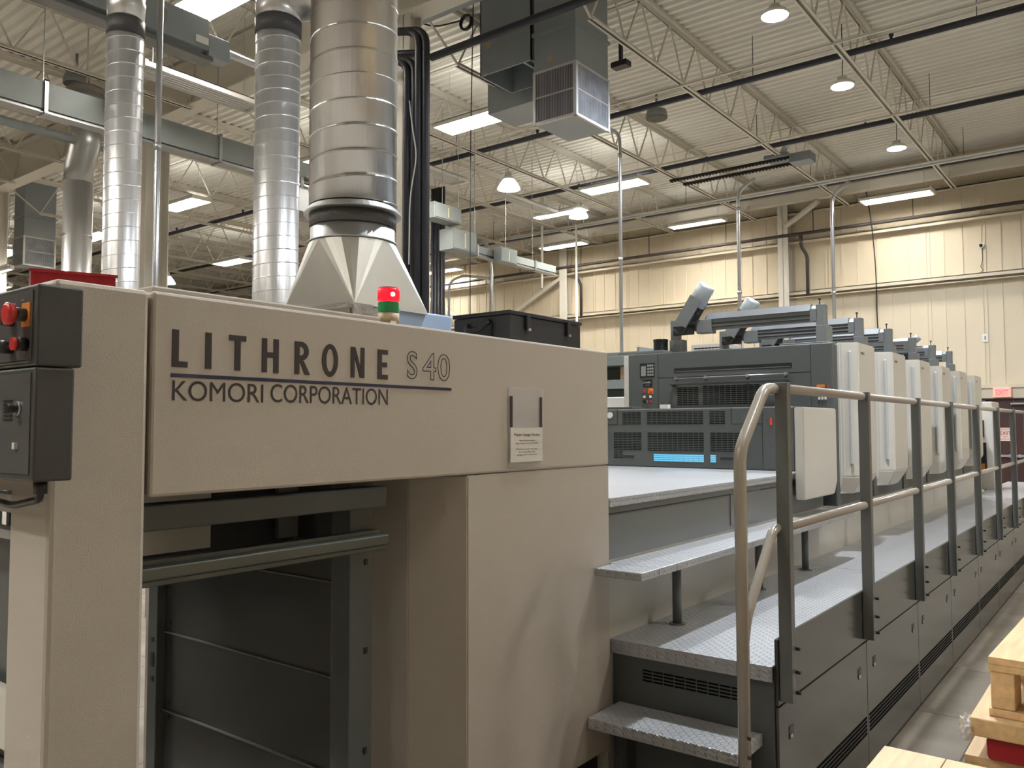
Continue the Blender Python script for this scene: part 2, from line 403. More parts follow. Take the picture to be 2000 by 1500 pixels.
sprink(7.05, 5.93, -6.62, 3, 'dark pipe crossing in front of the hanging grey air unit', .045, heads=False)
sprink(3.2, 6.35, XL, -8.5, 'dark sprinkler pipe at top left before the girder', .04, heads=False)
# wall pipe
t = thing('wall_pipe', 'dark bronze pipe running the length of the far wall below the joist ends', 'pipe', (-14, 17.2, 5.55))
MB().tube([(XL, 17.25, 5.56), (XR, 17.25, 5.56)], .035, 10).build('pipe', BRONZE, t)
x = -1.6
while x > -18: MB().bar((x, 17.25, 5.53), (x, 17.25, 6.03), .014).build('hanger', BRONZE, t); x -= 1.9
for x, lab in ((-5.66, 'dark drop pipe on the far wall, beside the column above the printing units'), (-11.25, 'dark drop pipe on the far wall, beside the column above the black case')):
    o = MB().tube(bend([(x, 17.25, 5.54), (x, 17.25, 5.3), (x+.1, 17.32, 5.1), (x+.1, 17.32, 4.3)], .08), .035, 10).build('drop_pipe', BRONZE); tag(o, lab, 'pipe', 'drop pipes on the far wall')
# wall braces
o = MB().bar((-11.75, 17.36, 5.33), (-15.6, 17.36, 3.4), .09).build('wall_brace', STEELP); tag(o, 'cream diagonal brace on the far wall rising to the column above the black case', 'brace')
o = MB().bar((-17.2, 17.36, 5.75), (-14.6, 17.36, 4.2), .07).build('wall_brace', STEELP); tag(o, 'cream diagonal brace on the far wall right of the black pipes', 'brace')
o = MB().tube([(-5.2, 16.98, 6.12), (-6.0, 17.28, 5.75)], .06, 8).build('beam_brace', STEELP); tag(o, 'short cream diagonal strut between eave beam and wall column', 'brace')

# ------------------------------------------------------------------ conduits under the roof
o = MB().tube(bend([(-4.75, 13.42, 5.98), (-4.6, 13.42, 6.2), (XR, 13.05, 6.2)], .2), .035, 10).build('conduit', CONDUIT); tag(o, 'silver conduit with a bent end running right under the roof deck', 'conduit')
o = MB().box(-4.95, -4.55, 13.3, 13.75, 5.97, 6.03).box(-4.6, -4.25, 13.5, 13.8, 5.9, 6.05, .01).build('junction_box', DUCTG); tag(o, 'grey junction box with cover hanging at the bent end of the silver conduit', 'junction box')
for y, lab in ((15.15, 'front one'), (15.32, 'back one')):
    o = MB().tube([(-12, y, 6.0-.03), (XR, y, 6.0-.03)], .022, 8).build('conduit', CONDW); tag(o, 'thin pale conduit near the far wall, the %s of a pair' % lab, 'conduit', 'pale conduit pair')
for y, x0, lab in ((13.38, -6.7, 'upper'), (13.72, -6.6, 'lower')):
    m = MB().box(x0, -4.55, y-.02, y+.02, 5.93, 5.975); x = x0+.03
    while x < -4.6: m.box(x, x+.025, y-.018, y+.018, 5.915, 5.93); x += .06
    tag(m.build('slotted_rail', BLACK), 'black slotted rail under the joists, the %s of two left of the junction box' % lab, 'rail', 'black slotted rails')

# vertical poles dropping to the press
def pole(x, y, z0, z1, lab, r=.022, hook=None):
    pts = [(x, y, z0), (x, y, z1)] + ([hook] if hook else [])
    t = thing('conduit_pole', lab, 'conduit', (x, y, z0)); MB().tube(bend(pts, .18), r, 12).build('pipe', CONDUIT, t)
    zz = z0+.9
    while zz < z1-.3: MB().lathe(x, y, [(r*1.2, zz), (r*1.25, zz+.06)], 12).build('coupling', GALVD, t); zz += 1.5
    return t
pole(-5.91, 10.23, 0, 5.80, 'slim vertical conduit pole dropping beside the grey air unit, leftmost of three', .026, (-6.35, 10.23, 5.93))
pole(-5.72, 14.08, 0, 5.75, 'middle slim vertical conduit pole dropping behind the ink arms', .032, (-5.40, 14.08, 5.93))
pole(-4.42, 15.2, 0, 5.7, 'rightmost slim vertical conduit pole dropping to the far printing units', .033, (-4.1, 15.2, 5.9))

# ------------------------------------------------------------------ hanging lamps
def strip(x, y, z, label, lit=True, along='x', L=1.2, Wd=.42, n=4, group='lit strip fixtures', power=1.0, hang=True):
    t = thing('strip_light', label, 'light fixture', (x, y, z), group)
    def bx(m, a0, a1, b0, b1, z0, z1):
        return m.box(x+a0, x+a1, y+b0, y+b1, z0, z1) if along == 'x' else m.box(x+b0, x+b1, y+a0, y+a1, z0, z1)
    m = MB(); bx(m, -L/2, L/2, -Wd/2, Wd/2, z+.035, z+.045)
    for s in (-1, 1):
        bx(m, -L/2, L/2, s*Wd/2, s*(Wd/2-.008), z-.02, z+.045)
    for k in range(n-1):
        c = -Wd/2+Wd*(k+1)/n; bx(m, -L/2+.04, L/2-.04, c-.004, c+.004, z-.005, z+.035)
    m.build('reflector', FIXW, t)
    for s in (-1, 1):
        m = MB(); bx(m, s*(L/2), s*(L/2+.035), -Wd/2, Wd/2, z-.022, z+.05); m.build('end_cap', FIXW, t)
    for k in range(n):
        c = -Wd/2+Wd*(k+.5)/n
        p = ((x-L/2+.01, y+c, z+.012), (x+L/2-.01, y+c, z+.012)) if along == 'x' else ((x+c, y-L/2+.01, z+.012), (x+c, y+L/2-.01, z+.012))
        MB().tube(p, .013, 8).build('lamp_tube', TUBEL if lit else TUBEOFF, t)
    m = MB(); bx(m, -L/2+.1, L/2-.1, -.04, .04, z+.046, z+.09); m.build('ballast_housing', FIXW, t)
    if hang:
        for s in (-1, 1):
            m = MB(); q = (x+s*L*.4, y, z+.09) if along == 'x' else (x, y+s*L*.4, z+.09)
            m.tube([q, (q[0], q[1], 6.72)], .004, 5); m.build('hanging_wire', CONDUIT, t)
    if lit:
        l = light(t, (x, y, z+.03), L, Wd*.96, W_TUBE*power, COL_TUBE)
        if along == 'y': l.rotation_euler.z = PI/2
        l = light(t, (x, y, z+.10), L, Wd*.9, W_UP*power, COL_TUBE, 'added_roof_fill'); l.rotation_euler.x = PI; l.data.spread = PI  # upward area light added to brighten the roof deck
    return t
strip(-7.81, 5.0, 6.2, 'bright strip light cut by the top edge, above the grey control housing', L=1.3, Wd=.45, power=.3)
strip(-14.8, 8.76, 5.9, 'bright strip light left of the grey box on two conduits')
strip(-19.0, 12.64, 5.9, 'bright strip light low between the two slim spiral ducts')
strip(-10.9, 8.7, 5.9, 'bright strip light glimpsed between the middle and the widest duct')
strip(-7.48, 8.87, 5.9, 'bright strip light just left of the hanging grey air unit')
strip(-7.56, 12.88, 5.9, 'bright strip light crossed by the slim pole')
strip(-9.4, 13.85, 5.9, 'bright strip light partly behind a bell lamp', Wd=.25, n=2)
strip(-11.05, 16.4, 5.9, 'bright strip light closest above the black case by the far wall', Wd=.33, power=.4)
strip(-7.66, 16.56, 5.95, 'bright strip light against the far wall, second from the right', Wd=.28, n=3, power=.4)
strip(-3.65, 16.63, 5.85, 'bright strip light against the far wall at the right', Wd=.40, power=.2)
strip(-22.4, 8.5, 5.9, 'bright strip light at the left edge by the left grille unit')
strip(-18.9, 9.0, 5.9, 'bright strip light peeking right of the leftmost duct')
strip(-15.5, 17.0, 5.9, 'bright strip light small beyond the black riser pipes', Wd=.33, n=2, power=.2)
strip(.6, 2.4, 5.9, 'added unseen strip light directly over the pallet stacks', power=.08)  # out-of-view lamp added to brighten the pallet tops
strip(1.6, 13.2, 5.9, 'added unseen strip light over the far aisle beyond the right edge', power=.45)  # added out of view to lift the far wall and roof
strip(3.0, 5.6, 5.9, 'added unseen strip light over the aisle right of the railing', power=.7)  # extra lamp, out of view, added to lift the dim walkway
strip(4.2, 9.5, 5.9, 'added unseen strip light over the aisle far right of the railing', power=.8)  # another unseen lamp added for fill from the right
for q, (x, y, p) in enumerate(((-3.4, -2.6, 1.1), (-8.2, -2.0, 1), (-6.9, 1.1, 1), (-12.6, 2.6, 1), (-13.5, -2.0, 1), (-4, -7, 1.2), (-9.5, -7.5, 1.2), (1.2, -6.0, .8), (-19, 1.5, 1))):  # unseen lamps added to light the near hall, ducts and camera-facing sides
    strip(x, y, 5.9, 'added unseen strip light over the hall behind the viewpoint, %s of nine rows' % ords[q], power=p, group='added strip lights behind the viewpoint')
strip(-8.9, 5.45, 5.6, 'unlit white strip fixture hanging between the left and middle ducts', lit=False, along='y', L=1.5, Wd=.36, n=6, group='unlit strip fixtures')
strip(-9.3, 9.9, 5.75, 'unlit white strip fixture right of the black riser pipes', lit=False, along='y', L=1.4, Wd=.36, n=6, group='unlit strip fixtures')
strip(-9.3, 12.6, 5.8, 'unlit white strip fixture ending beside the second bell lamp', lit=False, along='y', L=1.6, Wd=.25, n=2, group='unlit strip fixtures')

def ufo(x, y, z, label, e=1.0, r=.145):
    t = thing('disc_light', label, 'light fixture', (x, y, z), 'round disc lights')
    MB().lathe(x, y, [(r, z), (r, z+.03), (r*.85, z+.05), (r*.45, z+.06), (r*.4, z+.12)], 28).build('housing', FIXW, t)
    MB().lathe(x, y, [(r*.93, z-.004), (r*.93, z-.001)], 28).build('lens', UFOL, t)
    MB().tube(bend([(x, y, z+.12), (x+.01, y, z+.4), (x, y+.02, 6.72)], .1), .006, 6).build('cord', BLACK, t)
    light(t, (x, y, z-.01), r*1.9, 0, W_UFO*e, COL_UFO, disk=True)
    return t
ufo(-3.02, 8.52, 5.9, 'white disc light in the upper right, nearest and highest of three')
ufo(-2.99, 10.85, 5.9, 'white disc light in the middle of the row of three at right')
ufo(-3.02, 13.85, 5.9, 'white disc light nearest the far wall, lowest of the three at right')
ufo(-1.25, 4.6, 5.95, 'white disc light over the start of the walkway', 1.6)
def bell(x, y, z, label, e=1.0, r=.2):
    t = thing('bell_light', label, 'light fixture', (x, y, z), 'prismatic bell lights')
    MB().lathe(x, y, [(r, z), (r*.98, z+.02), (r*.8, z+.09), (r*.5, z+.17), (r*.45, z+.17), (r*.75, z+.085), (r*.93, z+.02), (r*.95, z+.004)], 28).build('shade', BELLM, t)
    MB().lathe(x, y, [(r*.5, z+.165), (r*.5, z+.2), (r*.3, z+.22), (r*.3, z+.28), (r*.12, z+.3)], 20).build('cap', FIXW, t)
    MB().sphere((x, y, z+.1), .05, (1, 1, 1.4), 12).build('bulb', UFOL, t)
    MB().tube(bend([(x, y, z+.3), (x-.05, y, z+.55), (x-.02, y, z+.8), (x-.1, y, 6.72)], .1), .008, 6).build('cord', FIXW, t)
    light(t, (x, y, z+.02), r*1.5, 0, W_BELL*e, COL_UFO, disk=True)
    return t
bell(-8.6, 11.1, 5.62, 'white bell-shaped lamp hanging free below the left of the grey air unit')
bell(-8.7, 13.45, 5.62, 'white bell-shaped lamp in front of a strip light near the slim pole', r=.19)
bell(-18.6, 10.6, 5.0, 'small white bell-shaped lamp low behind the left end of the machine', r=.2)

# round ceiling fans / unlit discs
for (x, y, z, r, lab) in ((-5.95, 11.45, 6.35, .17, 'dark round unit under the deck above the slim pole'), (-11.65, 5.25, 6.3, .17, 'dark round unit under the deck at top left')):
    t = thing('round_ceiling_unit', lab, 'ceiling unit', (x, y, z))
    MB().lathe(x, y, [(r, z), (r, z+.04), (r*.9, z+.12), (r*.3, z+.16)], 24).build('body', BUSG, t)
    MB().lathe(x, y, [(r*.95, z-.006), (r*.95, z-.001)], 24).build('face_disc', BLACK, t)
    MB().tube([(x, y, z+.15), (x, y, 6.74)], .02, 8).build('stem', BUSG, t)
o = MB().box(-5.62, -5.38, 9.5, 9.65, 6.38, 6.46, .01).box(-5.52, -5.48, 9.55, 9.6, 6.46, 6.74).build('roof_sensor_box', BLACK); tag(o, 'small black box under the roof right of the grey air unit', 'box')

# ------------------------------------------------------------------ hanging grey air unit
def airunit(x0, x1, y0, y1, z0, lab, roof=ROOF):
    t = thing('air_handler', lab, 'air unit', ((x0+x1)/2, (y0+y1)/2, z0))
    zt = z0+.62
    MB().box(x0+.012, x1-.012, y0+.012, y1-.012, z0+.01, roof).box(x0-.01, x1+.01, y0-.01, y1+.01, zt+.42, zt+.46).build('duct_body', DUCTG, t)
    # front (-Y) and right (+X) filter faces
    fr = MB()
    for a, b_ in ((z0, z0+.03), (zt-.03, zt), (z0+.30, z0+.318)): fr.box(x0, x1, y0, y0+.03, a, b_); fr.box(x1-.03, x1, y0, y1, a, b_)
    for a in (x0, x1-.035): fr.box(a, a+.035, y0-.004, y0+.03, z0, zt)
    for a in (y0, y1-.035): fr.box(x1-.03, x1+.004, a, a+.035, z0, zt)
    fr.build('filter_frame', FRAMEW, t)
    f = MB().box(x0+.03, x1-.03, y0+.004, y0+.014, z0+.03, zt-.03)
    xx = x0+.04
    f.build('filter', FILTER, t); f = MB()
    while xx < x1-.04: f.box(xx, xx+.005, y0-.002, y0+.003, z0+.03, zt-.03); xx += .022
    f.build('filter_ribs', M('filter_rib_grey', (.42, .43, .46), .5, .3), t)
    f = MB().box(x1-.014, x1-.004, y0+.03, y1-.03, z0+.03, zt-.03); yy = y0+.04
    while yy < y1-.04: f.box(x1-.008, x1+.001, yy, yy+.006, z0+.03, zt-.03); yy += .02
    f.build('filter', M('light_filter', (.36, .38, .42), .6, .2, noise=.6, nscale=6), t)
    MB().box(x0+.2, x0+.28, y0+.008, y0+.012, zt+.08, zt+.15).build('sticker', TAN, t)
    return t
airunit(-5.51, -4.92, 7.57, 8.29, 5.0, 'grey hanging air unit with dirty filters on two sides, top centre')
airunit(-19.02, -18.5, 7.35, 8.0, 4.95, 'small grey air unit with filters at the left edge behind the ducts')
t = thing('return_duct', 'dark grey open-bottomed duct just left of the hanging air unit', 'duct', (-5.9, 7.9, 5.78))
m = MB()
for a in ((-6.3, -5.53, 7.57, 7.585), (-6.3, -5.53, 8.185, 8.2), (-6.3, -6.285, 7.57, 8.2), (-5.545, -5.53, 7.57, 8.2)): m.box(*a, 5.786, ROOF)
m.box(-6.29, -5.54, 7.58, 8.19, 6.3, 6.31); m.build('duct_wall', DUCTG, t)
MB().box(-5.68, -5.65, 7.6, 8.18, 5.80, 5.85).build('damper_bar', DUCTG, t)
MB().box(-6.2, -6.12, 7.563, 7.569, 6.1, 6.17).build('sticker', TAN, t)
o = MB().box(-6.8, -5.75, 8.32, 8.9, 5.66, ROOF, .01).build('roof_plenum', DUCTG); tag(o, 'flat grey-blue sheet metal plenum behind the open duct beside a bright strip light', 'duct')
o = MB().box(-7.4, -5.0, 6.85, 6.95, 6.3, 6.45).build('blue_grey_curb', DUCTG); tag(o, 'dark sheet metal strip at the roof above the coiled hose', 'duct')
# coil of hose and thin cable
m = MB()
for q in (0, 1): m.tube([(-6.3+.085*math.cos(a), 7.3+.02*q, 6.36+.085*math.sin(a)) for a in (2*PI*k/24 for k in range(25))], .014, 8, cap=False)
m.tube(bend([(-6.38, 7.3, 6.4), (-6.7, 7.2, 6.38), (-7.0, 7.0, 6.5)], .1), .01, 6)
tag(m.build('hose_coil', BLACK), 'coil of black hose hanging near the roof left of the grey duct', 'hose')
tag(MB().tube(bend([(-6.18, 7.3, 6.6), (-6.22, 7.3, 5), (-6.23, 7.3, 3.5), (-6.23, 7.3, 0.05)], .3), .006, 6).build('hanging_cable', BLACK), 'thin dark cable hanging straight down left of the black case', 'cable')
# black riser pipes beside the column
rp = [(-5.99, 6.02, 5.35), (-5.91, 6.05, 5.35), (-5.83, 6.02, 5.62), (-5.755, 6.05, 5.62), (-5.87, 6.16, 5.45)]
for i, (x, y, z) in enumerate(rp):
    o = MB().tube(bend([(x, y, 0), (x, y, z), (x-.9, y-.25, z+.12)], .16), .04, 12).build('riser_pipe', BLKPIPE)
    tag(o, 'black riser pipe with an elbow beside the widest duct, %s of five' % ['leftmost', 'second from left', 'second from right', 'rightmost', 'rearmost'][i], 'pipe', 'black riser pipes')
tag(MB().tube(bend([(-5.93, 5.99, 4.9), (-5.87, 5.97, 4.6), (-5.80, 5.97, 4.3), (-5.90, 5.97, 3.9), (-5.92, 5.98, 3.2)], .2), .007, 6).build('loose_cable', CONDW), 'thin pale cable curling down the black riser pipes', 'cable')
for i, (x, dx) in enumerate(((-10.27, .0), (-10.19, 0), (-10.11, 0), (-10.03, 0))):
    o = MB().tube([(x, 11.0, 0), (x, 11.0, 5.9)], .04, 8).build('riser_pipe', BLKPIPE)
    tag(o, 'thin black riser in the far narrow bundle, %s of four' % ['leftmost', 'second from left', 'third from left', 'rightmost'][i], 'pipe', 'far black riser bundle')
tag(MB().tube([(-8.78, 9.3, 0), (-8.78, 9.3, 4.5)], .018, 8).build('conduit', CONDUIT), 'pale vertical conduit between the two black bundles', 'conduit')

# ------------------------------------------------------------------ busways
def busway(x, y0, y1, z, lab, h=.16, wd=.12, hang=()):
    t = thing('busway', lab, 'busway', (x, y0, z))
    MB().box(x-wd/2, x+wd/2, y0, y1, z+.04, z+h+.04).build('upper_trough', BUSG, t)
    MB().box(x-wd*.35, x+wd*.35, y0, y1, z+.0, z+.035).box(x-wd*.6, x+wd*.6, y0, y1, z-.01, z+.002).build('lower_rail', GALVD, t)
    for y in hang:
        MB().box(x-wd*.7, x+wd*.7, y-.02, y+.02, z-.025, z-.01).box(x-wd*.7, x-wd*.55, y-.02, y+.02, z-.02, z+h+.06).box(x+wd*.55, x+wd*.7, y-.02, y+.02, z-.02, z+h+.06).box(x-wd*.7, x+wd*.7, y-.02, y+.02, z+h+.045, z+h+.06).tube([(x, y, z+h+.06), (x, y, 6.7)], .006, 6).build('hanger', GALVD, t)
    return t
busway(-9.55, -2.0, 8.6, 5.0, 'long grey busway running from the left edge behind the ducts', .30, .14, (1.5, 3.95, 6.1, 7.6))
busway(-9.2, 10.2, 13.3, 4.52, 'grey busway below the lamps right of the black riser pipes', .13, .12, (10.9, 12.6))
o = MB().tube([(-10.7, 2.2, 5.22), (-10.72, 5.3, 5.2)], .055, 10).build('horizontal_pipe', BUSG); tag(o, 'grey horizontal pipe below the long busway at the left edge', 'pipe')
def ebox(x0, x1, y0, y1, z0, z1, lab, extra=None):
    t = thing('electrical_box', lab, 'electrical box', ((x0+x1)/2, (y0+y1)/2, z0)); MB().box(x0, x1, y0, y1, z0, z1, .006).build('enclosure', BUSG, t)
    MB().box(x1, x1+.01, y0+.02, y1-.02, z0+.02, z1-.02).build('cover', GALVD if extra else BUSG, t)
    MB().tube([((x0+x1)/2, (y0+y1)/2, z1), ((x0+x1)/2, (y0+y1)/2, 6.74)], .006, 6).build('hanging_rod', CONDUIT, t)
    MB().box(x1+.01, x1+.014, (y0+y1)/2-.02, (y0+y1)/2+.01, z0+.05, z1-.05).build('label_plate', YELLOW, t)
    return t
ebox(-9.36, -9.1, 7.05, 7.75, 4.48, 4.83, 'grey box hanging on two short conduits left of the middle duct', True)
for i, y in enumerate((7.22, 7.38)):
    tag(MB().tube([(-9.22, y, 4.83), (-9.22, y, 5.0), (-9.42, y, 5.08)], .028, 8).build('conduit', CONDUIT), 'short silver conduit above the grey hanging box, the %s one' % ('left' if i == 0 else 'right'), 'conduit', 'two short conduits')
ebox(-9.1, -8.85, 9.5, 10.15, 4.86, 5.12, 'grey electrical box high right of the black riser pipes')
ebox(-9.2, -8.9, 10.0, 10.6, 4.45, 4.8, 'larger grey electrical box with a yellow label at the end of the short busway')
ebox(-9.1, -8.95, 11.3, 11.8, 4.45, 4.72, 'small grey electrical box halfway along the short busway')
tag(MB().tube(bend([(-12.53, 15, 5.95), (-12.3, 15, 5.9), (-12.14, 15, 5.2), (-12.14, 15, 2.0)], .25), .05, 10).build('conduit', CONDUIT), 'thick silver conduit bending down by the short busway', 'conduit')
tag(MB().tube(bend([(-12.2, 15, 5.02), (-13.0, 15, 5.2), (-13.47, 15, 5.1), (-13.5, 15, 2.0)], .3), .03, 8).build('conduit', CONDUIT), 'thinner silver conduit arching left from the thick one', 'conduit')
tag(MB().tube([(-9.77, 15, 5.95), (-9.76, 15, 0)], .025, 8).build('conduit', STEELP), 'pale vertical conduit in front of the far wall left of the wall column', 'conduit')
tag(MB().tube([(-10.67, 15, 6.74), (-10.69, 15, 4.65)], .03, 8).build('pull_switch', FIXW), 'white hanging pull cord under the strip light above the black case', 'cord')
# hvac control housing at top left
t = thing('control_housing', 'long dark grey sheet metal housing with stickers under the top-left strip light', 'air unit', (-8.6, 3.4, 6.05))
MB().box(-7.47, -7.30, -1.0, 4.555, 5.292, 5.606, .005).build('body', DUCTG, t)
MB().box(-7.47, -7.30, 4.556, 4.796, 5.25, 5.468, .005).build('end_section', DUCTG, t)
MB().box(-7.49, -7.32, -1.0, 4.62, 5.205, 5.249, .004).build('lower_rail', GREY2, t)
MB().box(-7.299, -7.294, 4.41, 4.55, 5.34, 5.41).build('sticker', WHITE, t)
MB().box(-7.299, -7.294, 4.05, 4.11, 5.40, 5.53).build('sticker', BUSG, t)
MB().tube([(-7.39, 4.796, 5.385), (-7.39, 5.7, 5.385)], .037, 10).build('outlet_pipe', CONDUIT, t)
for y in (1.0, 3.7): MB().tube([(-7.39, y, 5.606), (-7.39, y, 6.74)], .008, 6).build('hanging_rod', CONDUIT, t)

# ------------------------------------------------------------------ spiral ducts
def spiral(x, y, r, z0, z1, lab, pitch, name='spiral_duct', tilt=(0, 0), mat=GALV):
    t = thing(name, lab, 'duct', (x, y, z0)); n = 48
    MB().lathe(x, y, [(r, z0), (r, z1)], n).build('duct_body', mat, t)
    pts = []; turns = (z1-z0)/pitch; N = int(turns*28)
    for k in range(N+1):
        a = 2*PI*turns*k/N; pts.append((x+r*math.cos(a), y+r*math.sin(a), z0+(z1-z0)*k/N))
    MB().tube(pts, .0045 if r > .15 else .004, 5).build('spiral_seam', mat, t)
    return t
DX, DY, DR = -2.495, 2.205, .172
t = spiral(DX, DY, DR, 2.42, 6.6, 'widest silver spiral duct rising from the sheet metal hood', .099, mat=GALVB)
MB().lathe(DX, DY, [(DR+.001, 2.415), (DR+.02, 2.392), (DR+.02, 2.388), (DR+.004, 2.386)], 48, False).build('flange_ring', GALVD, t)
MB().lathe(DX, DY, [(DR-.002, 2.335), (DR-.001, 2.386)], 48).build('dark_tape_band', M('dark_band', (.07, .07, .07), .5, .3, bump=.5, bscale=60), t)
MB().lathe(DX, DY, [(DR+.003, 2.272), (DR+.003, 2.279), (DR-.006, 2.281), (DR-.006, 2.334)], 48).build('collar', GALVD, t)
# hood: square to round
hd = thing('exhaust_hood', 'pleated sheet metal hood on the machine under the widest duct', 'hood', (DX, DY, 2.0))
m = MB(); n = 32; x0, x1, y0, y1 = -2.71, -2.285, 2.03, 2.42; zb = 2.0; zt = 2.27
top = [m.b.verts.new((DX+DR*math.cos(2*PI*(k)/n), DY+DR*math.sin(2*PI*(k)/n), zt)) for k in range(n)]
cor = {0: (x1, y1), 1: (x0, y1), 2: (x0, y0), 3: (x1, y0)}; cv = {q: m.b.verts.new((*p, zb)) for q, p in cor.items()}
for k in range(n):
    q = int(((k+.5)/n*4)) % 4
    m.b.faces.new((top[k], cv[q], top[(k+1) % n]))
for q in range(4): m.b.faces.new((top[(q+1)*n//4 % n], cv[q], cv[(q+1) % 4]))
bmesh.ops.recalc_face_normals(m.b, faces=m.b.faces[:])
m.build('transition', SHEET, hd)
MB().box(-2.73, -2.3, 2.02, 2.14, 1.85, 1.995, .006).build('base_collar', SHEET, hd)
MB().box(-2.5, -2.282, 2.0, 2.12, 1.985, 2.004).box(-2.29, -2.28, 2.02, 2.14, 1.93, 1.995).build('duct_tape', M('grey_duct_tape', (.30, .28, .26), .45, .3, bump=1, bscale=30), hd)
tag(MB().box(-2.85, -2.3, 2.146, 2.58, 1.85, 2.012, .008).build('blue_cabinet', BLUEP), 'pale blue smooth box on the machine behind the signal tower', 'cabinet')

spiral(-6.80, 3.46, .146, 0, 5.0, 'leftmost slim silver spiral duct before the cream column', .115)
spiral(-5.78, 4.26, .186, 0, 5.0, 'middle silver spiral duct between the two others', .112)
for (x, y, r, P, lab) in ((-6.80, 3.46, .15, [(0, 0, 5.0), (0, 0, 5.3), (-.15, -.35, 5.9), (-.15, -.35, 6.74)], 'flexible silver pipe on top of the leftmost slim duct'), (-5.78, 4.26, .19, [(0, 0, 5.0), (0, 0, 5.22), (.62, .5, 5.22), (.62, .5, 6.0), (.62, .5, 6.74)], 'flexible silver elbow on top of the middle duct')):
    t = thing('flexible_elbow', lab, 'duct', (x, y, 5.0))
    MB().lathe(x, y, [(r, 4.86), (r+.004, 5.0)], 32).build('tape_band', M('dark_tape', (.05, .05, .055), .5), t)
    P = bend([(x+a, y+b_, c) for a, b_, c in P], .25, 14)
    MB().tube(P, [r*(.97+.06*(k % 2)) for k in range(len(P))], 24).build('elbow', GALV, t)
# far duct with offset
t = thing('offset_duct', 'smooth silver duct with a kinked offset at the left edge', 'duct', (-10.9, 4.97, 0))
MB().tube([(-10.92, 4.98, 0), (-10.9, 4.97, 4.72)], .175, 28).build('lower_section', GALV, t)
MB().tube([(-10.9, 4.97, 4.72), (-10.89, 4.97, 4.9), (-10.75, 4.98, 5.2), (-10.75, 4.98, 5.4)], [.175, .178, .178, .178], 28).build('elbow', GALVD, t)
MB().tube([(-10.75, 4.98, 5.4), (-10.75, 4.98, 5.86)], .185, 28).build('upper_section', GALVD, t)
MB().lathe(-10.75, 4.98, [(.2, 5.72), (.24, 5.78), (.22, 5.84), (.25, 5.88), (.20, 5.93)], 14, False).build('torn_insulation', M('grey_insulation', (.2, .19, .17), .8), t)
MB().tube([(-10.75, 4.98, 5.93), (-10.75, 4.98, 6.74)], .012, 6).build('hanger', STEELP, t)
for z in (4.0, 4.72): MB().lathe(-10.91, 4.975, [(.179, z), (.182, z+.02), (.179, z+.04)], 28).build('joint_band', GALVD, t)
pole(-6.6, 3.655, 0.0, 5.6, 'thin pale vertical pole right of the leftmost duct', .026)

# ================================================================== DELIVERY UNIT
XF = -1.68
dl = thing('press_delivery', 'large beige delivery end of the printing press with open sheet bay', 'printing press', (-2.5, 1.9, 0))
MB().box(-1.86, XF, .726, .92, 0, 1.842, .01).build('corner_post', BEIGE, dl)
MB().box(-1.72, XF, .927, 2.80, 1.402, 1.843, .007).build('fascia_panel', BEIGE, dl)
MB().box(-3.4, -1.745, .74, 2.78, 1.795, 1.835).build('top_cover', BEIGE, dl)
MB().box(-1.80, -1.725, .95, 1.63, 1.836, 1.862, .004).build('lid_strip', BEIGE, dl)
MB().prism([(XF, 1.957), (XF, 2.80), (-2.15, 2.80), (-2.15, 1.875), (-1.855, 1.875)], 'z', .32, 1.399, .004).build('side_panel', BEIGE, dl)
MB().box(-2.10, -1.73, 2.0, 2.78, 0, .32).build('plinth', DARKIN, dl)
# back panel of the sheet bay, facing -Y
bp = MB().box(-3.35, -2.09, 1.90, 1.93, .0, 1.40)
bp.build('bay_back_panel', M('bay_back_paint', (.05, .052, .05), .25), dl)
m = MB()
for z in (.70, .38, 1.02): m.box(-3.33, -2.14, 1.888, 1.9, z, z+.004)
m.build('panel_seam', GREY2, dl)
m = MB()
for z in (.66, .74, .36, .42, .98, 1.06):
    for x in (-3.25, -2.17): m.sphere((x, 1.893, z), .006, n=8)
m.build('panel_screws', BLACK, dl)
MB().box(-1.95, -1.868, 1.648, 1.738, 0, 1.40, .003).build('guide_rail', GREY, dl)
MB().box(-3.36, -3.29, 1.86, 1.90, 0, 1.20, .003).build('guide_rail', GREY, dl)
m = MB()
for z in (.59, .88, 1.14): MB().box(-1.869, -1.864, 1.705, 1.717, z, z+.018, .001).build('rail_slot', BLACK, dl)
for z, hh in ((.5, .022), (.56, .06), (.66, .022), (.95, .022)): MB().box(-3.33, -3.31, 1.857, 1.862, z, z+hh, .001).build('rail_slot', BLACK, dl)
MB().box(-1.865, -1.80, .93, 1.73, 1.315, 1.375, .004).build('cross_beam', GREY, dl)
MB().box(-1.862, -1.80, .93, 1.73, 1.190, 1.205, .003).box(-1.84, -1.79, .93, 1.73, 1.205, 1.235, .004).box(-1.862, -1.83, .93, 1.73, 1.235, 1.245).build('lower_rail', M('worn_rail', (.10, .11, .10), .35, .5), dl)
MB().box(-2.4, -2.38, 1.27, 1.52, 1.17, 1.4499).build('gripper_plate', GALVD, dl)
MB().box(-2.4, -2.38, 1.78, 1.86, 1.17, 1.4499).build('gripper_plate', GALVD, dl)
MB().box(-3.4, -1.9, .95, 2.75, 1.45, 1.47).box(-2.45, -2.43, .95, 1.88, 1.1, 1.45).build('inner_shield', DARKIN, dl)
MB().box(-3.55, -3.4, .726, .92, 0, 1.84, .01).box(-3.55, -3.4, 1.95, 2.8, 0, 1.84, .01).box(-3.55, -3.4, .92, 1.95, 1.42, 1.84).build('rear_post', BEIGE, dl)
MB().box(-2.2, -1.87, .735, .76, 1.42, 1.8).build('end_cover', BEIGE, dl)
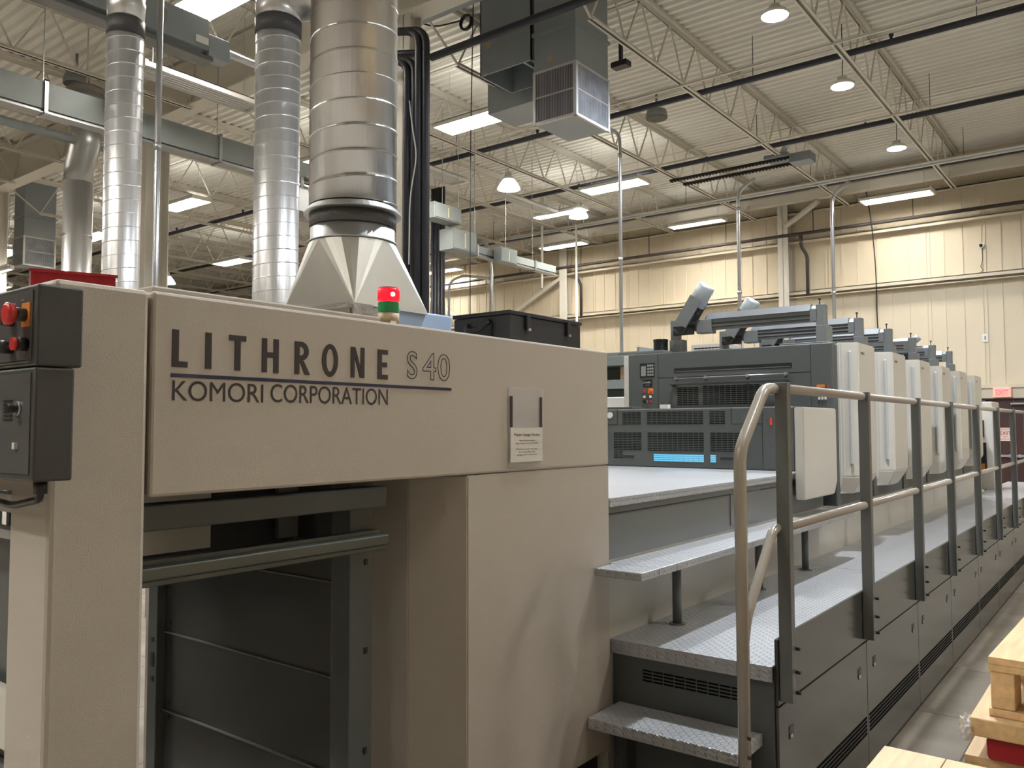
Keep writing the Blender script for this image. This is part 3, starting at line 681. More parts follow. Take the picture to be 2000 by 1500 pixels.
MB().box(-2.35, -2.0, .8, .84, 1.36, 1.4).box(-2.35, -2.0, .8, .84, 1.30, 1.32).build('end_rail', CONDUIT, dl)
m = MB(); m.box(-2.55, -1.95, .88, .93, .75, 1.28); m.build('end_guard', GREY, dl)
MB().box(-2.6, -1.9, .86, .93, .0, .75).build('lower_end_panel', GREY, dl)
MB().box(-2.6, -1.92, .84, .858, .80, .94).build('paper_pile', COVER, dl)
# lettering on the fascia, polygons in the (y, z) plane
LZ0, LH = 1.682, .082
def rect(m, ax, bx, z0, z1): m.box(XF-.001, XF+.0015, ax, bx, z0, z1)
z0 = LZ0; z1 = LZ0+LH; XA, XB2 = XF-.001, XF+.0015
def letter(polys, name):
    m = MB()
    for p in polys: m.prism(p, 'x', XA, XB2)
    o = m.build('letter', INK, dl); o['label'] = 'bold dark letter %s' % name
def q4(a, b_, c, e): return [(a, c), (b_, c), (b_, e), (a, e)]
letter([[(.972, z0), (1.009, z0), (1.009, z0+.013), (.9875, z0+.013), (.9875, z1), (.972, z1)]], 'L')
letter([q4(1.052, 1.0675, z0, z1)], 'I')
letter([[(1.1275, z0), (1.143, z0), (1.143, z1-.013), (1.158, z1-.013), (1.158, z1), (1.1125, z1), (1.1125, z1-.013), (1.1275, z1-.013)]], 'T')
letter([[(1.202, z0), (1.2165, z0), (1.2165, z0+.036), (1.235, z0+.036), (1.235, z0), (1.250, z0), (1.250, z1), (1.235, z1), (1.235, z0+.049), (1.2165, z0+.049), (1.2165, z1), (1.202, z1)]], 'H')
# R: one outline with a bowl, the counter bridged by a hairline
no = 14; cz = z1-.0235
bowl = [(1.318+.023*math.sin(PI*k/no), cz+.0235*math.cos(PI*k/no)) for k in range(no+1)]
cnt = [(1.317+.0105*math.sin(PI*k/no), cz+.011*math.cos(PI*k/no)) for k in range(no+1)]
letter([q4(1.298, 1.3125, z0, z1), [(1.3125, z1)]+bowl[:no+1]+[(1.3125, cz-.0235)]+[(1.3125, cz-.011)]+cnt[::-1]+[(1.3125, cz+.011)], [(1.3125, cz-.0237), (1.325, cz-.0237), (1.3455, z0), (1.3285, z0)]], 'R')
m = MB().ring_poly(ell(1.410, (z0+z1)/2, .0265, .0425), ell(1.410, (z0+z1)/2, .0125, .030), 'x', XA, XB2); o = m.build('letter', INK, dl); o['label'] = 'bold dark letter O'
letter([[(1.480, z0), (1.4935, z0), (1.4935, z0+.055), (1.513, z0), (1.5285, z0), (1.5285, z1), (1.515, z1), (1.515, z0+.027), (1.4955, z1), (1.480, z1)]], 'N')
letter([[(1.577, z0), (1.615, z0), (1.615, z0+.013), (1.5925, z0+.013), (1.5925, z0+.034), (1.612, z0+.034), (1.612, z0+.047), (1.5925, z0+.047), (1.5925, z1-.013), (1.615, z1-.013), (1.615, z1), (1.577, z1)]], 'E')
MB().box(XF-.001, XF+.0015, .970, 1.880, 1.660, 1.668).build('underline_stripe', NAVY, dl)
XD, ZD = (0, 1, 0), (0, 0, 1)
text('lettering', 'KOMORI', INK, dl, (XF+.0012, .974, 1.6085), XD, ZD, .233, .0445, label='thin dark KOMORI lettering')
text('lettering', 'CORPORATION', INK, dl, (XF+.0012, 1.228, 1.6105), XD, ZD, .3875, .0445, label='thin dark CORPORATION lettering')
for ch, a, b_ in (('S', 1.691, 1.733), ('4', 1.754, 1.813), ('0', 1.819, 1.874)):
    text('lettering', ch, INK, dl, (XF+.001, a, 1.688), XD, ZD, b_-a, .081, outline=.013, offset=.008, label='outlined %s of the S 40 lettering' % ch)
# document pocket
t = thing('document_pocket', 'clear plastic pocket with a Paper Usage Forms sheet on the beige fascia', 'document holder', (XF+.003, 2.25, 1.42))
MB().box(XF+.0015, XF+.006, 2.158, 2.353, 1.418, 1.68, .001).build('plastic_sleeve', PLASTIC, t)
MB().box(XF+.0062, XF+.0072, 2.165, 2.346, 1.432, 1.547).build('paper_sheet', PAPER, t)
MB().box(XF+.0062, XF+.0075, 2.163, 2.177, 1.549, 1.652).build('side_strip', STRIP, t)
MB().box(XF+.0062, XF+.0075, 2.332, 2.345, 1.549, 1.652).build('side_strip', STRIP, t)
text('sheet_heading', 'Paper Usage Forms', BLACKINK, t, (XF+.0076, 2.186, 1.5165), XD, ZD, .142, .0115, offset=.012)
lines = [('Please fill out and place', 2.214, .088, 1.500), ('Paper Usage Forms in the folder', 2.195, .124, 1.491),
         ('If NO form was given with paper,', 2.195, .124, 1.4715), ('get with the Paper Guys', 2.211, .092, 1.462), ('and get a form or fill one out.', 2.20, .112, 1.4525)]
for s_, a, wd, z in lines: text('sheet_text', s_, BLACKINK, t, (XF+.0076, a, z), XD, ZD, wd, .0062, offset=.004)

# control box on the post
cb = thing('control_box', 'dark grey operator control box with red emergency button at the left edge', 'control panel', (-1.8, .68, 1.45))
MB().box(-2.12, -1.55, .642, .722, 1.660, 1.806, .004).build('upper_housing', CHAR, cb)
MB().box(-2.12, -1.552, .642, .710, 1.455, 1.658, .004).build('lower_housing', CHAR, cb)
FACE = M('control_face', (.10, .10, .105), .3, .2)
MB().box(-2.10, -1.566, .640, .6425, 1.672, 1.796).build('upper_face', FACE, cb)
MB().box(-2.10, -1.566, .640, .6425, 1.468, 1.648).build('lower_door', FACE, cb)
m = MB()
for (a, z, ln) in ((-1.665, 1.4695, .1),): m.box(-1.9, -1.57, .6385, .6402, 1.667, 1.6685)
m.build('face_trim', CONDUIT, cb)
def ycyl(cx, cz, r, y0, y1, n=24, r2=None):
    m = MB(); m.tube([(cx, y0, cz), (cx, y1, cz)], [r2 or r, r], n); return m
MB().box(-1.605, -1.573, .638, .640, 1.731, 1.774).build('button_plate', ORANGE, cb)
e = ycyl(-1.592, 1.752, .0125, .620, .640).build('emergency_stem', CHAR, cb)
m = MB(); m.tube([(-1.596, .606, 1.752), (-1.596, .609, 1.752), (-1.596, .618, 1.752), (-1.596, .624, 1.752)], [.015, .0205, .019, .013], 24); m.build('emergency_button', RED, cb)
for (x, z) in ((-1.648, 1.748), (-1.648, 1.697)):
    ycyl(x, z, .012, .618, .640, 18).build('selector_knob', BLACK, cb)
ycyl(-1.587, 1.699, .0125, .624, .640, 18).build('button_base', BLACK, cb)
ycyl(-1.592, 1.699, .0115, .618, .626, 18).build('push_button', RED, cb)
MB().box(-1.616, -1.604, .630, .640, 1.690, 1.708).build('lit_button', M('lit_pink_button', (.9, .3, .25), .4, emit=(1, .3, .22), es=.7), cb)
m = MB()
for k in range(6): m.box(-1.675, -1.638, .6385, .6405, 1.564+.0068*k, 1.567+.0068*k)
m.build('speaker_slots', BLACK, cb)
ycyl(-1.613, 1.585, .013, .636, .641, 20).build('knob_ring', CONDUIT, cb)
ycyl(-1.613, 1.585, .008, .621, .636, 18).build('volume_knob', BLACK, cb)
MB().box(-1.621, -1.611, .634, .640, 1.512, 1.524).build('small_switch', WHITE, cb)
for s_, a, z, wd in (('INCHING', -1.655, 1.775, .02), ('STOP', -1.612, 1.779, .012), ('RUN', -1.652, 1.761, .012)):
    text('button_caption', s_, WHITE, cb, (a, .6395, z), (1, 0, 0), (0, 0, 1), wd, .003)
tag(MB().tube(bend([(-1.61, .68, 1.455), (-1.61, .68, 1.42), (-1.75, .69, 1.40), (-2.1, .70, 1.42)], .03), .007, 8).tube([(-1.61, .68, 1.456), (-1.61, .68, 1.43)], .012, 12).build('cable', BLACK), 'black cable leaving the bottom of the control box', 'cable')
# red crate
t = thing('red_crate', 'dark red plastic tray lying on top of the machine behind the control box', 'tray', (-1.90, .772, 1.843))
m = MB(); L_, D_, H_ = .165, .20, .050
def B(a0, a1, b0, b1, c0, c1): m.box(-1.90+a0, -1.90+a1, .772+b0, .772+b1, 1.843+c0, 1.843+c1)
B(-D_, 0, 0, L_, 0, .006); B(-D_, -D_+.005, 0, L_, 0, H_); B(-.005, 0, 0, L_, 0, H_); B(-D_+.005, -.005, 0, .005, 0, H_); B(-D_+.005, -.005, L_-.005, L_, 0, H_)
for q in range(5): B(0, .003, .014+.03*q, .017+.03*q, 0, H_-.008)
m.build('tray_body', REDP, t)
m = MB(); B(0, .006, -.004, L_+.004, H_-.006, H_); B(-D_, 0, -.004, 0.0, H_-.006, H_)
m.build('rim', REDP, t); t.rotation_euler.z = math.radians(-22)
# signal tower
t = thing('signal_tower', 'small signal tower with lit red lamp above green lamp on the machine top', 'signal light', (-1.755, 1.69, 1.843))
SX, SY, SR = -1.755, 1.69, .031
MB().lathe(SX, SY, [(SR, 1.843), (SR, 1.882)], 28).build('base', TAN, t)
MB().box(SX+SR-.004, SX+SR+.001, SY-.02, SY+.0, 1.846, 1.856).build('label_plate', WHITE, t)
pr = [(SR, 1.883)]
for k in range(6): pr += [(SR+.0012, 1.885+.005*k), (SR-.0008, 1.8875+.005*k)]
MB().lathe(SX, SY, pr+[(SR, 1.914)], 28).build('green_lens', GRNL, t)
MB().lathe(SX, SY, [(SR, 1.915), (SR+.002, 1.92), (SR+.002, 1.948), (SR, 1.953)], 28).build('red_lens', REDL, t)
MB().lathe(SX, SY, [(SR*.98, 1.953), (SR*.95, 1.957), (SR*.6, 1.958)], 28).build('cap', M('cap_red', (.4, .1, .1), .3), t)
MB().sphere((SX+.029, SY-.012, 1.934), .007, n=10).build('glowing_filament', REDC, t)
# black case
t = thing('black_case', 'black metal case with chrome-edged handle and two latches lying on the machine', 'case', (-2.05, 2.7, 1.843))
MB().box(-2.185, -1.905, 2.462, 2.952, 1.843, 1.975, .003).build('case_body', BLACKC, t)
MB().box(-2.19, -1.90, 2.457, 2.957, 1.977, 1.992, .003).build('lid', BLACKC, t)
MB().box(-2.10, -1.99, 2.456, 2.462, 1.862, 1.955, .002).build('handle_plate', BLACKC, t)
MB().tube(bend([(-2.10, 2.452, 1.945), (-2.095, 2.425, 1.93), (-2.07, 2.412, 1.915), (-2.02, 2.412, 1.917), (-1.995, 2.425, 1.935), (-1.99, 2.452, 1.955)], .02), .009, 12).build('handle', M('glossy_black', (.04, .04, .04), .1, .6), t)
for y in (2.57, 2.85):
    l = MB().box(-1.905, -1.893, y-.012, y+.012, 1.925, 1.982, .002).build('latch', BLACKC, t)
    MB().box(-1.899, -1.888, y-.008, y+.008, 1.920, 1.930, .001).build('latch_tip', CONDUIT, l)

# ================================================================== DECK
dk = thing('foot_deck', 'diamond-plate upper deck between delivery end and coating unit', 'platform', (-2.4, 4, 0))
MB().box(-3.3, XF, 2.81, 5.128, 1.255, 1.270).box(-1.70, XF, 2.81, 5.128, 1.236, 1.256).build('tread_plate', TREAD, dk)
MB().box(-3.3, -1.695, 2.81, 5.5, 1.03, 1.25).box(-1.70, -1.689, 4.0, 4.4, 1.05, 1.21).build('side_skirt', GREY2, dk)
MB().box(-3.25, -1.76, 5.130, 5.495, 1.031, 1.2705).build('unit_plinth', GREY2, dk)
MB().box(-3.3, -1.70, 2.81, 11.6, .0, 1.03).build('base_wall', M('inner_wall_beige', (.50, .48, .42), .28), dk)
m = MB(); m.box(-1.696, -1.689, 2.81, 5.5, 1.205, 1.208); m.build('skirt_seam', DARKIN, dk)

# ================================================================== COATING UNIT
cu = thing('coating_unit', 'low dark grey coating unit with slotted grilles on the deck', 'printing press', (-2.4, 5.4, 1.27))
YC = 5.134
MB().box(-3.25, -1.752, YC, 5.495, 1.271, 1.672, .008).build('housing', GREY, cu)
MB().box(-3.4, -2.9, YC+.03, 5.3, 1.673, 1.69, .003).build('top_ledge', GREY, cu)
def slots(m, x0, x1, z0, z1, y, nx, nz, sx=.86, sz=.42):
    dx = (x1-x0)/nx; dz = (z1-z0)/nz
    for i in range(nx):
        for j in range(nz): m.box(x0+dx*i+dx*(1-sx)/2, x0+dx*(i+1)-dx*(1-sx)/2, y-.002, y+.003, z0+dz*j+dz*(1-sz)/2, z0+dz*(j+1)-dz*(1-sz)/2)
    return m
for a in ((-2.965, -2.815, 1.562, 1.652, 4, 8), (-2.770, -2.350, 1.562, 1.652, 11, 8), (-2.308, -2.196, 1.562, 1.652, 3, 8),
          (-3.037, -2.812, 1.382, 1.510, 6, 11), (-2.767, -2.347, 1.380, 1.510, 11, 11), (-2.304, -2.06, 1.382, 1.510, 6, 11), (-3.037, -2.96, 1.325, 1.38, 2, 5)):
    slots(MB(), a[0], a[1], a[2], a[3], YC, a[4], a[5]).build('grille', LOUVRE, cu)
slots(MB(), -2.72, -2.35, 1.312, 1.362, YC-.001, 10, 4, .94, .8).build('glowing_slots', BLUEL, cu)
slots(MB(), -2.304, -2.265, 1.312, 1.362, YC-.001, 1, 4, .94, .8).build('glowing_slots', BLUEL, cu)
for x in (-2.92, -2.19): MB().box(x-.045, x+.045, YC-.003, YC+.004, 1.33, 1.348).build('pull_recess', DARKIN, cu)
for a in ((-1.952, -1.949, 1.275, 1.67), (-2.155, -1.952, 1.562, 1.566), (-2.157, -2.153, 1.566, 1.67), (-3.2, -3.007, 1.562, 1.566), (-3.007, -3.003, 1.562, 1.67)): MB().box(a[0], a[1], YC-.001, YC+.004, a[2], a[3]).build('panel_seam', BLACK, cu)
m = MB(); m.tube([(-3.065, YC-.008, 1.63), (-3.065, YC, 1.63)], .022, 18); m.build('gauge', WHITE, cu)
MB().box(-1.90, -1.885, YC-.008, YC+.001, 1.555, 1.60, .003).build('indicator_lamp', M('red_orange_lens', (.7, .08, .02), .3), cu)
MB().box(-1.752, -1.655, YC+.03, 5.495, 1.30, 1.66).build('cover_bracket', GREY, cu)
MB().prism([(4.86, 1.12), (4.86, 1.662), (5.49, 1.662), (5.49, 1.20), (5.43, 1.12)], 'x', -1.655, -1.60, .006).build('side_cover', COVER, cu)
MB().box(-2.68, -2.62, YC+.02, YC+.06, 1.673, 1.70).build('small_label', WHITE, cu)

# ================================================================== PRINTING UNITS
UY0, UP = 5.50, .912
def unit_parts(k, first=False):
    y = UY0+UP*k
    lab = ['nearest printing unit with dark front face, slotted grille and tall pale cover', 'second printing unit from the front with tall pale cover',
           'third printing unit from the front with tall pale cover', 'fourth printing unit from the front with tall pale cover',
           'fifth printing unit from the front, next to last before the exit door', 'farthest printing unit, its tall pale cover beside the exit door'][k]
    t = thing('printing_unit', lab, 'printing press', (-2.4, y, 0), 'row of printing units')
    MB().box(-3.12, -1.62, y+.05, y+UP-.01, 1.031, 2.085, .006).build('housing', GREY, t)
    # tall cover with 45 degree leading face and chamfered foot
    c = MB()
    y0, y1 = y+.11, y+.57
    prof = [(-1.63, y0), (-1.60, y0), (-1.50, y0+.055), (-1.50, y1), (-1.63, y1)]
    b = c.b; zt, z1, zb = 2.098, 1.22, 1.11
    def ringv(z, inset=0, ysh=0): return [b.verts.new((px-(inset if px > -1.61 else 0), min(max(py, y0), y1-ysh), z)) for px, py in prof]
    A = ringv(zb, .05, .12); B = ringv(z1); T = ringv(zt)
    for R0, R1 in ((A, B), (B, T)):
        for i in range(5): b.faces.new((R0[i], R0[(i+1) % 5], R1[(i+1) % 5], R1[i]))
    b.faces.new(A[::-1]); b.faces.new(T)
    bmesh.ops.bevel(b, geom=list(b.edges), offset=.008, segments=2, affect='EDGES')
    co = c.build('side_cover', COVER, t)
    hy = y0+.0325; hx = -1.545
    MB().box(hx-.009, hx+.011, hy-.024, hy-.006, 1.30, 2.04, .005).box(hx-.012, hx+.005, hy-.01, hy+.01, 2.02, 2.04).box(hx-.012, hx+.005, hy-.01, hy+.01, 1.30, 1.32).build('grab_handle', CONDW, co)
    text('brand_plate', 'KOMORI', BLACKINK, co, (-1.498, y0+.105, 2.022), XD, ZD, .085, .017, offset=.01)
    # ink camera arm: two posts, cross beam, tilted silver can
    ay = y+.30
    MB().box(-1.80, -1.74, ay-.035, ay+.035, 2.10, 2.385, .004).box(-1.80, -1.725, ay-.045, ay+.085, 2.10, 2.24, .004).build('arm_post', GREY2, t)
    MB().box(-2.90, -2.84, ay-.035, ay+.035, 2.09, 2.36, .004).box(-2.905, -2.80, ay-.045, ay+.045, 2.09, 2.21, .004).build('arm_post', GREY2, t)
    MB().prism([(ay-.035, 2.27), (ay+.035, 2.27), (ay+.035, 2.38), (ay+.005, 2.385), (ay-.035, 2.355)], 'x', -2.62, -1.79, .003).box(-2.85, -2.60, ay-.03, ay+.03, 2.27, 2.34).build('cross_beam', GREY2, t)
    if k not in (3, 4): MB().prism([(ay-.046, 2.345), (ay-.04, 2.345), (ay-.005, 2.388), (ay+.03, 2.388), (ay+.03, 2.394), (ay-.01, 2.394)], 'x', -2.60, -1.84).build('beam_top_plate', M('brushed_plate_%d' % k, (.50, .53, .58), .3, .8), t)
    m = MB().box(-2.60, -1.84, ay-.040, ay-.034, 2.31, 2.318).box(-2.60, -1.84, ay-.040, ay-.034, 2.285, 2.29); m.build('beam_groove', BLACK, t)
    MB().tube([(-1.78, ay-.01, 2.385), (-1.78, ay-.01, 2.42)], .004, 8).lathe(-1.78, ay-.01, [(.008, 2.418), (.010, 2.43)], 10).build('clamp_screw', BLACK, t)
    if k in (0, 1, 2, 4):
        p0 = Vector((-2.80, ay-.06, 2.27) if k != 4 else (-2.08, ay, 2.33)); dr = Vector((.2, 0, .30 if k != 4 else .16)).normalized()
        q = p0+dr*.05; f = 1 if k != 4 else .55
        m = MB(); m.bar(q, q+dr*.23*f, .135*f, .012)
        for s_ in (-1, 1):
            off = Vector((0, s_*.062*f, 0)); m.bar(q+off, q+off+dr*.23*f, .010, .10*f)
        m.build('can_bracket', GREY2, t)
        m = MB(); m.tube([q+dr*.17*f, q+dr*.175*f, q+dr*.325*f, q+dr*.34*f, q+dr*.345*f], [.058*f, .066*f, .066*f, .060*f, .045*f], 28); m.build('silver_can', M('silver_can_%d' % k, (.45, .50, .53), .35, .4), t)
        MB().tube([q+dr*.12*f, q+dr*.168*f], .052*f, 16).build('can_mouth', BLACK, t)
        MB().tube(bend([(p0.x-.06, ay-.05, 2.29), (p0.x-.03, ay-.06, 2.25), (p0.x+.02, ay-.06, 2.25), (p0.x+.05, ay-.05, 2.30)], .02), .009, 8).box(p0.x-.07, p0.x+.10, ay-.05, ay-.035, 2.24, 2.31, .004).build('clamp_hook', BLACK, t)
        if k != 4: MB().box(-2.68, -2.56, ay-.05, ay+.045, 2.245, 2.345, .005).build('knuckle', GREY2, t)
    return t
units = [unit_parts(k) for k in range(6)]
u = units[0]; YT = 5.50
# front face of the first unit
MB().box(-3.12, -1.62, YT, YT+.05, 1.271, 2.09, .006).build('front_face', GREY, u)
MB().box(-3.16, -3.12, YT+.0, 6.3, 1.03, 2.085, .004).build('left_side_cover', COVER, u)
MB().box(-2.74, -1.88, YT-.002, YT+.004, 1.94, 1.972).build('sheet_slot', BLACK, u)
MB().box(-2.73, -1.89, YT-.0035, YT+.001, 1.945, 1.949).build('slot_roller', GREY2, u)
m = MB().tube([(-2.72, YT-.02, 1.895), (-1.90, YT-.02, 1.90)], .004, 8)
for x in (-2.72, -2.49, -2.18, -1.92): m.box(x-.008, x+.008, YT-.026, YT+.001, 1.888, 1.907)
m.build('hinge_rod', CONDUIT, u)
MB().box(-2.75, -1.89, YT-.06, YT-.03, 1.846, 1.864, .003).box(-2.74, -2.72, YT-.05, YT+.001, 1.835, 1.862).box(-1.92, -1.90, YT-.05, YT+.001, 1.835, 1.862).build('guard_bar', CHAR, u)
slots(MB(), -2.72, -2.55, 1.70, 1.835, YT, 4, 10).build('grille', LOUVRE, u)
slots(MB(), -2.52, -2.10, 1.70, 1.84, YT, 10, 10).build('grille', LOUVRE, u)
for a in ((-2.872, -2.869, 1.60, 2.085), (-2.869, -1.758, 1.905, 1.908), (-1.758, -1.755, 1.60, 2.085)): MB().box(a[0], a[1], YT-.001, YT+.004, a[2], a[3]).build('panel_seam', BLACK, u)
s = MB().box(-3.02, -2.90, YT-.003, YT+.001, 1.915, 2.02).build('info_display', BLACK, u)
m = MB().box(-3.01, -2.97, YT-.005, YT-.002, 1.925, 2.0)
m.build('display_graphic', M('display_grey', (.25, .26, .27), .4), s)
m = MB()
for i in range(3):
    for j in range(4): m.box(-2.957+.018*i, -2.943+.018*i, YT-.005, YT-.002, 1.925+.023*j, 1.94+.023*j)
m.build('display_icons', M('icon_grey', (.3, .3, .3), .5), s)
s = MB().box(-2.995, -2.92, YT-.003, YT+.001, 1.845, 1.90, .001).build('name_plate', BLACK, u)
text('plate_text', 'LS-640C', WHITE, s, (-2.99, YT-.004, 1.87), (1, 0, 0), (0, 0, 1), .062, .013)
text('plate_text', 'SERIES', M('dim_text', (.3, .3, .3), .5), s, (-2.975, YT-.004, 1.853), (1, 0, 0), (0, 0, 1), .035, .007)
MB().box(-2.955, -2.912, YT-.004, YT, 1.79, 1.832).build('button_plate', ORANGE, u)
MB().tube([(-2.935, YT-.02, 1.81), (-2.935, YT, 1.81)], .013, 16).build('stop_button', M('red_orange_button', (.7, .1, .03), .3), u)
for (x, z, mt_) in ((-2.985, 1.81, RED), (-2.985, 1.77, YELLOW), (-2.935, 1.77, WHITE), (-2.985, 1.735, BLACK), (-2.96, 1.735, GREY2), (-2.935, 1.735, RED)):
    MB().box(x-.008, x+.008, YT-.008, YT+.001, z-.009, z+.009, .001).build('push_button', mt_, u)
MB().box(-1.72, -1.67, YT-.004, YT, 1.80, 1.82).build('button_plate', ORANGE, u)
for x in (-1.705, -1.685, -1.665): MB().box(x-.006, x+.006, YT-.008, YT+.001, 1.722, 1.738).build('push_button', WHITE, u)
MB().box(-1.65, -1.64, YT-.008, YT, 1.795, 1.812).build('push_button', RED, u)
MB().box(-1.98, -1.66, YT+.05, 6.2, 2.091, 2.107, .003).build('top_shelf', GREY2, u)
# pot on top
t = thing('black_canister', 'black round canister on a flat tray on top of the first printing unit', 'canister', (-2.96, 5.72, 2.1))
MB().lathe(-2.96, 5.72, [(.055, 2.125), (.055, 2.2), (.058, 2.203), (.058, 2.215), (.048, 2.217)], 28).build('body', M('shiny_black', (.01, .01, .01), .15), t)
MB().box(-3.12, -2.88, 5.60, 5.86, 2.091, 2.103).box(-3.27, -2.88, 5.60, 5.86, 2.103, 2.123, .003).build('tray', GREY2, t)
t = thing('press_fan_box', 'pale framed box with black grille behind the ink arms', 'ventilation box', (-3.4, 7.5, 0))
MB().box(-3.55, -3.2, 7.5, 7.9, 1.032, 2.35, .006).build('body', COVER, t); slots(MB(), -3.52, -3.23, 2.2, 2.32, 7.499, 8, 5).build('grille', LOUVRE, t)
# feeder end
t = thing('feeder_cabinet', 'pale control cabinet at the far end of the press beside the exit door', 'cabinet', (-1.8, 12.6, 0))
MB().box(-2.6, -1.62, 12.3, 12.9, .72, 1.86, .01).build('body', COVER, t)
MB().box(-1.86, -1.72, 12.285, 12.3, 1.40, 1.62).build('upper_panel', BLACK, t)
MB().box(-1.86, -1.70, 12.285, 12.3, .96, 1.33).build('lower_panel', BLACK, t)
MB().box(-1.76, -1.72, 12.27, 12.285, .98, 1.06).build('push_button', ORANGE, t)
for (x, z) in ((-1.80, 1.22), (-1.77, 1.22), (-1.80, 1.16), (-1.77, 1.16), (-1.79, 1.48), (-1.77, 1.55)): MB().box(x-.01, x+.01, 12.275, 12.286, z-.015, z+.015).build('push_button', WHITE, t)
tag(MB().box(-3.1, -1.75, 11.65, 12.2, .0, 1.6, .02).build('feeder_housing', COVER), 'pale feeder housing between the last printing unit and its control cabinet', 'printing press')

# ================================================================== WALKWAY
ZW, XI, XO = .724, -1.70, -1.06
wk = thing('walkway_platform', 'long raised diamond-plate walkway beside the press with grey panelled side', 'platform', (-1.4, 7, 0))
YE = 14.2
for i, (a, b_) in enumerate(((2.83, 5.02), (5.026, 7.2), (7.206, 9.4), (9.406, 11.6), (11.606, YE))):
    MB().box(XI+.001, XO, a, b_, ZW-.006, ZW).build('tread_plate', TREAD, wk)
MB().box(XI+.001, XO+.0, 2.83, 2.842, ZW-.052, ZW-.006).build('nosing', TREAD, wk)
MB().box(XI+.001, XO, 2.86, YE, .10, ZW-.007).build('frame', CHAR, wk)
MB().box(XI+.001, XO, 2.852, 2.862, .05, ZW-.052).build('end_panel', GREY, wk)
slots(MB(), -1.57, -1.17, .578, .628, 2.853, 9, 4, .9, .5).build('grille', LOUVRE, wk)
MB().box(XI+.05, XO-.0, 2.95, YE, 0, .1).build('plinth', DARKIN, wk)
edges = [2.86, 3.975, 5.01, 5.96, 7.03, 8.02, 9.03, 10.05, 11.05, 12.05, 13.1, YE]
for i in range(len(edges)-1):
    a, b_ = edges[i]+.003, edges[i+1]-.003
    MB().box(XO, XO+.012, a, b_, .585, .812, .002).build('toe_panel', PANELG, wk)
    pn = MB().box(XO, XO+.012, a, b_, .03, .579, .002).build('lower_panel', PANELG, wk)
    m = MB()
    for j in range(5): m.box(XO+.011, XO+.0135, a+.02, b_-.02, .177+.017*j, .187+.017*j)
    m.build('louvre', LOUVRE, pn)
    for y in (a+.12, b_-.12):
        if edges[i] > 9.1: continue
        h = MB().box(XO+.011, XO+.014, y-.022, y+.022, .445, .490, .001).build('latch', BLACK, pn)
        MB().box(XO+.0135, XO+.017, y-.019, y+.004, .449, .461).build('latch_key', CONDUIT, h)
# bench-like upper step
bs = thing('foot_step', 'narrow diamond-plate step on round legs along the inner side of the walkway', 'step', (-1.58, 4, ZW))
MB().box(XI+.002, -1.48, 2.69+.13, 2.975, .988, 1.018, .003).box(XF+.003, -1.48, 2.69, 2.83, .988, 1.018, .003).build('step_plate', TREAD, bs)
MB().box(XI+.002, -1.48, 2.979, 5.42, .988, 1.018, .003).build('step_plate', TREAD, bs)
for y in (3.21, 4.13, 4.84):
    l = MB().tube([(-1.60, y, ZW), (-1.60, y, .988)], .019, 18).build('leg', POSTM, bs)
    MB().lathe(-1.60, y, [(.034, ZW), (.034, ZW+.005)], 20).build('foot_flange', POSTM, l)
# lower step
st = thing('access_step', 'low diamond-plate entry step at the end of the walkway', 'step', (-1.4, 2.72, 0))
MB().box(-1.67, -1.10, 2.62, 2.85, .445, .487, .004).build('step_plate', TREAD, st)
for x in (-1.62, -1.17): MB().box(x, x+.02, 2.78, 2.85, .0, .445).build('bracket', CHAR, st)
MB().box(-1.69, -1.08, 2.80, 2.852, .0, .05).build('foot_bar', DARKIN, st)

# ================================================================== RAILING
rl = thing('guard_rail', 'grey guard railing with flat posts and two tube rails along the walkway edge', 'railing', (-1.04, 7, ZW))
PYS = [2.88, 3.93, 4.97, 5.92, 6.95, 7.98, 9.0, 10.05, 11.05, 12.05, 13.1]
for y in PYS:
    p = MB().box(-1.047, -1.002, y-.006, y+.032, .60, 1.703, .002)
    o = p.build('post', POSTM, rl)
    for z in (.63, .70, .78):
        MB().tube([(-1.0, y+.03, z), (-.985, y+.03, z)], .007, 8).build('bolt', BLACK, o)
MB().tube([(-1.03, 2.90, 1.683), (-1.03, 13.1, 1.683)], .017, 14).build('top_rail', TUBEM, rl)
MB().tube([(-1.03, 2.90, 1.195), (-1.03, 13.1, 1.195)], .017, 14).build('middle_rail', TUBEM, rl)
MB().tube(bend([(-1.045, 2.90, 1.68), (-1.055, 2.80, 1.68), (-1.065, 2.60, 1.47), (-1.065, 2.60, 0.0)], .05, 8), .0205, 18).build('end_handrail', TUBEP, rl)
MB().tube(bend([(-1.035, 2.90, 1.197), (-1.045, 2.885, 1.197), (-1.05, 2.84, 1.185), (-1.062, 2.63, .93), (-1.065, 2.61, .85)], .03, 6), .0165, 16).build('brace_tube', TUBEP, rl)
for z in (.50, .56): MB().tube([(-1.045, 2.585, z), (-1.04, 2.58, z)], .006, 8).build('screw', BRONZE, rl)

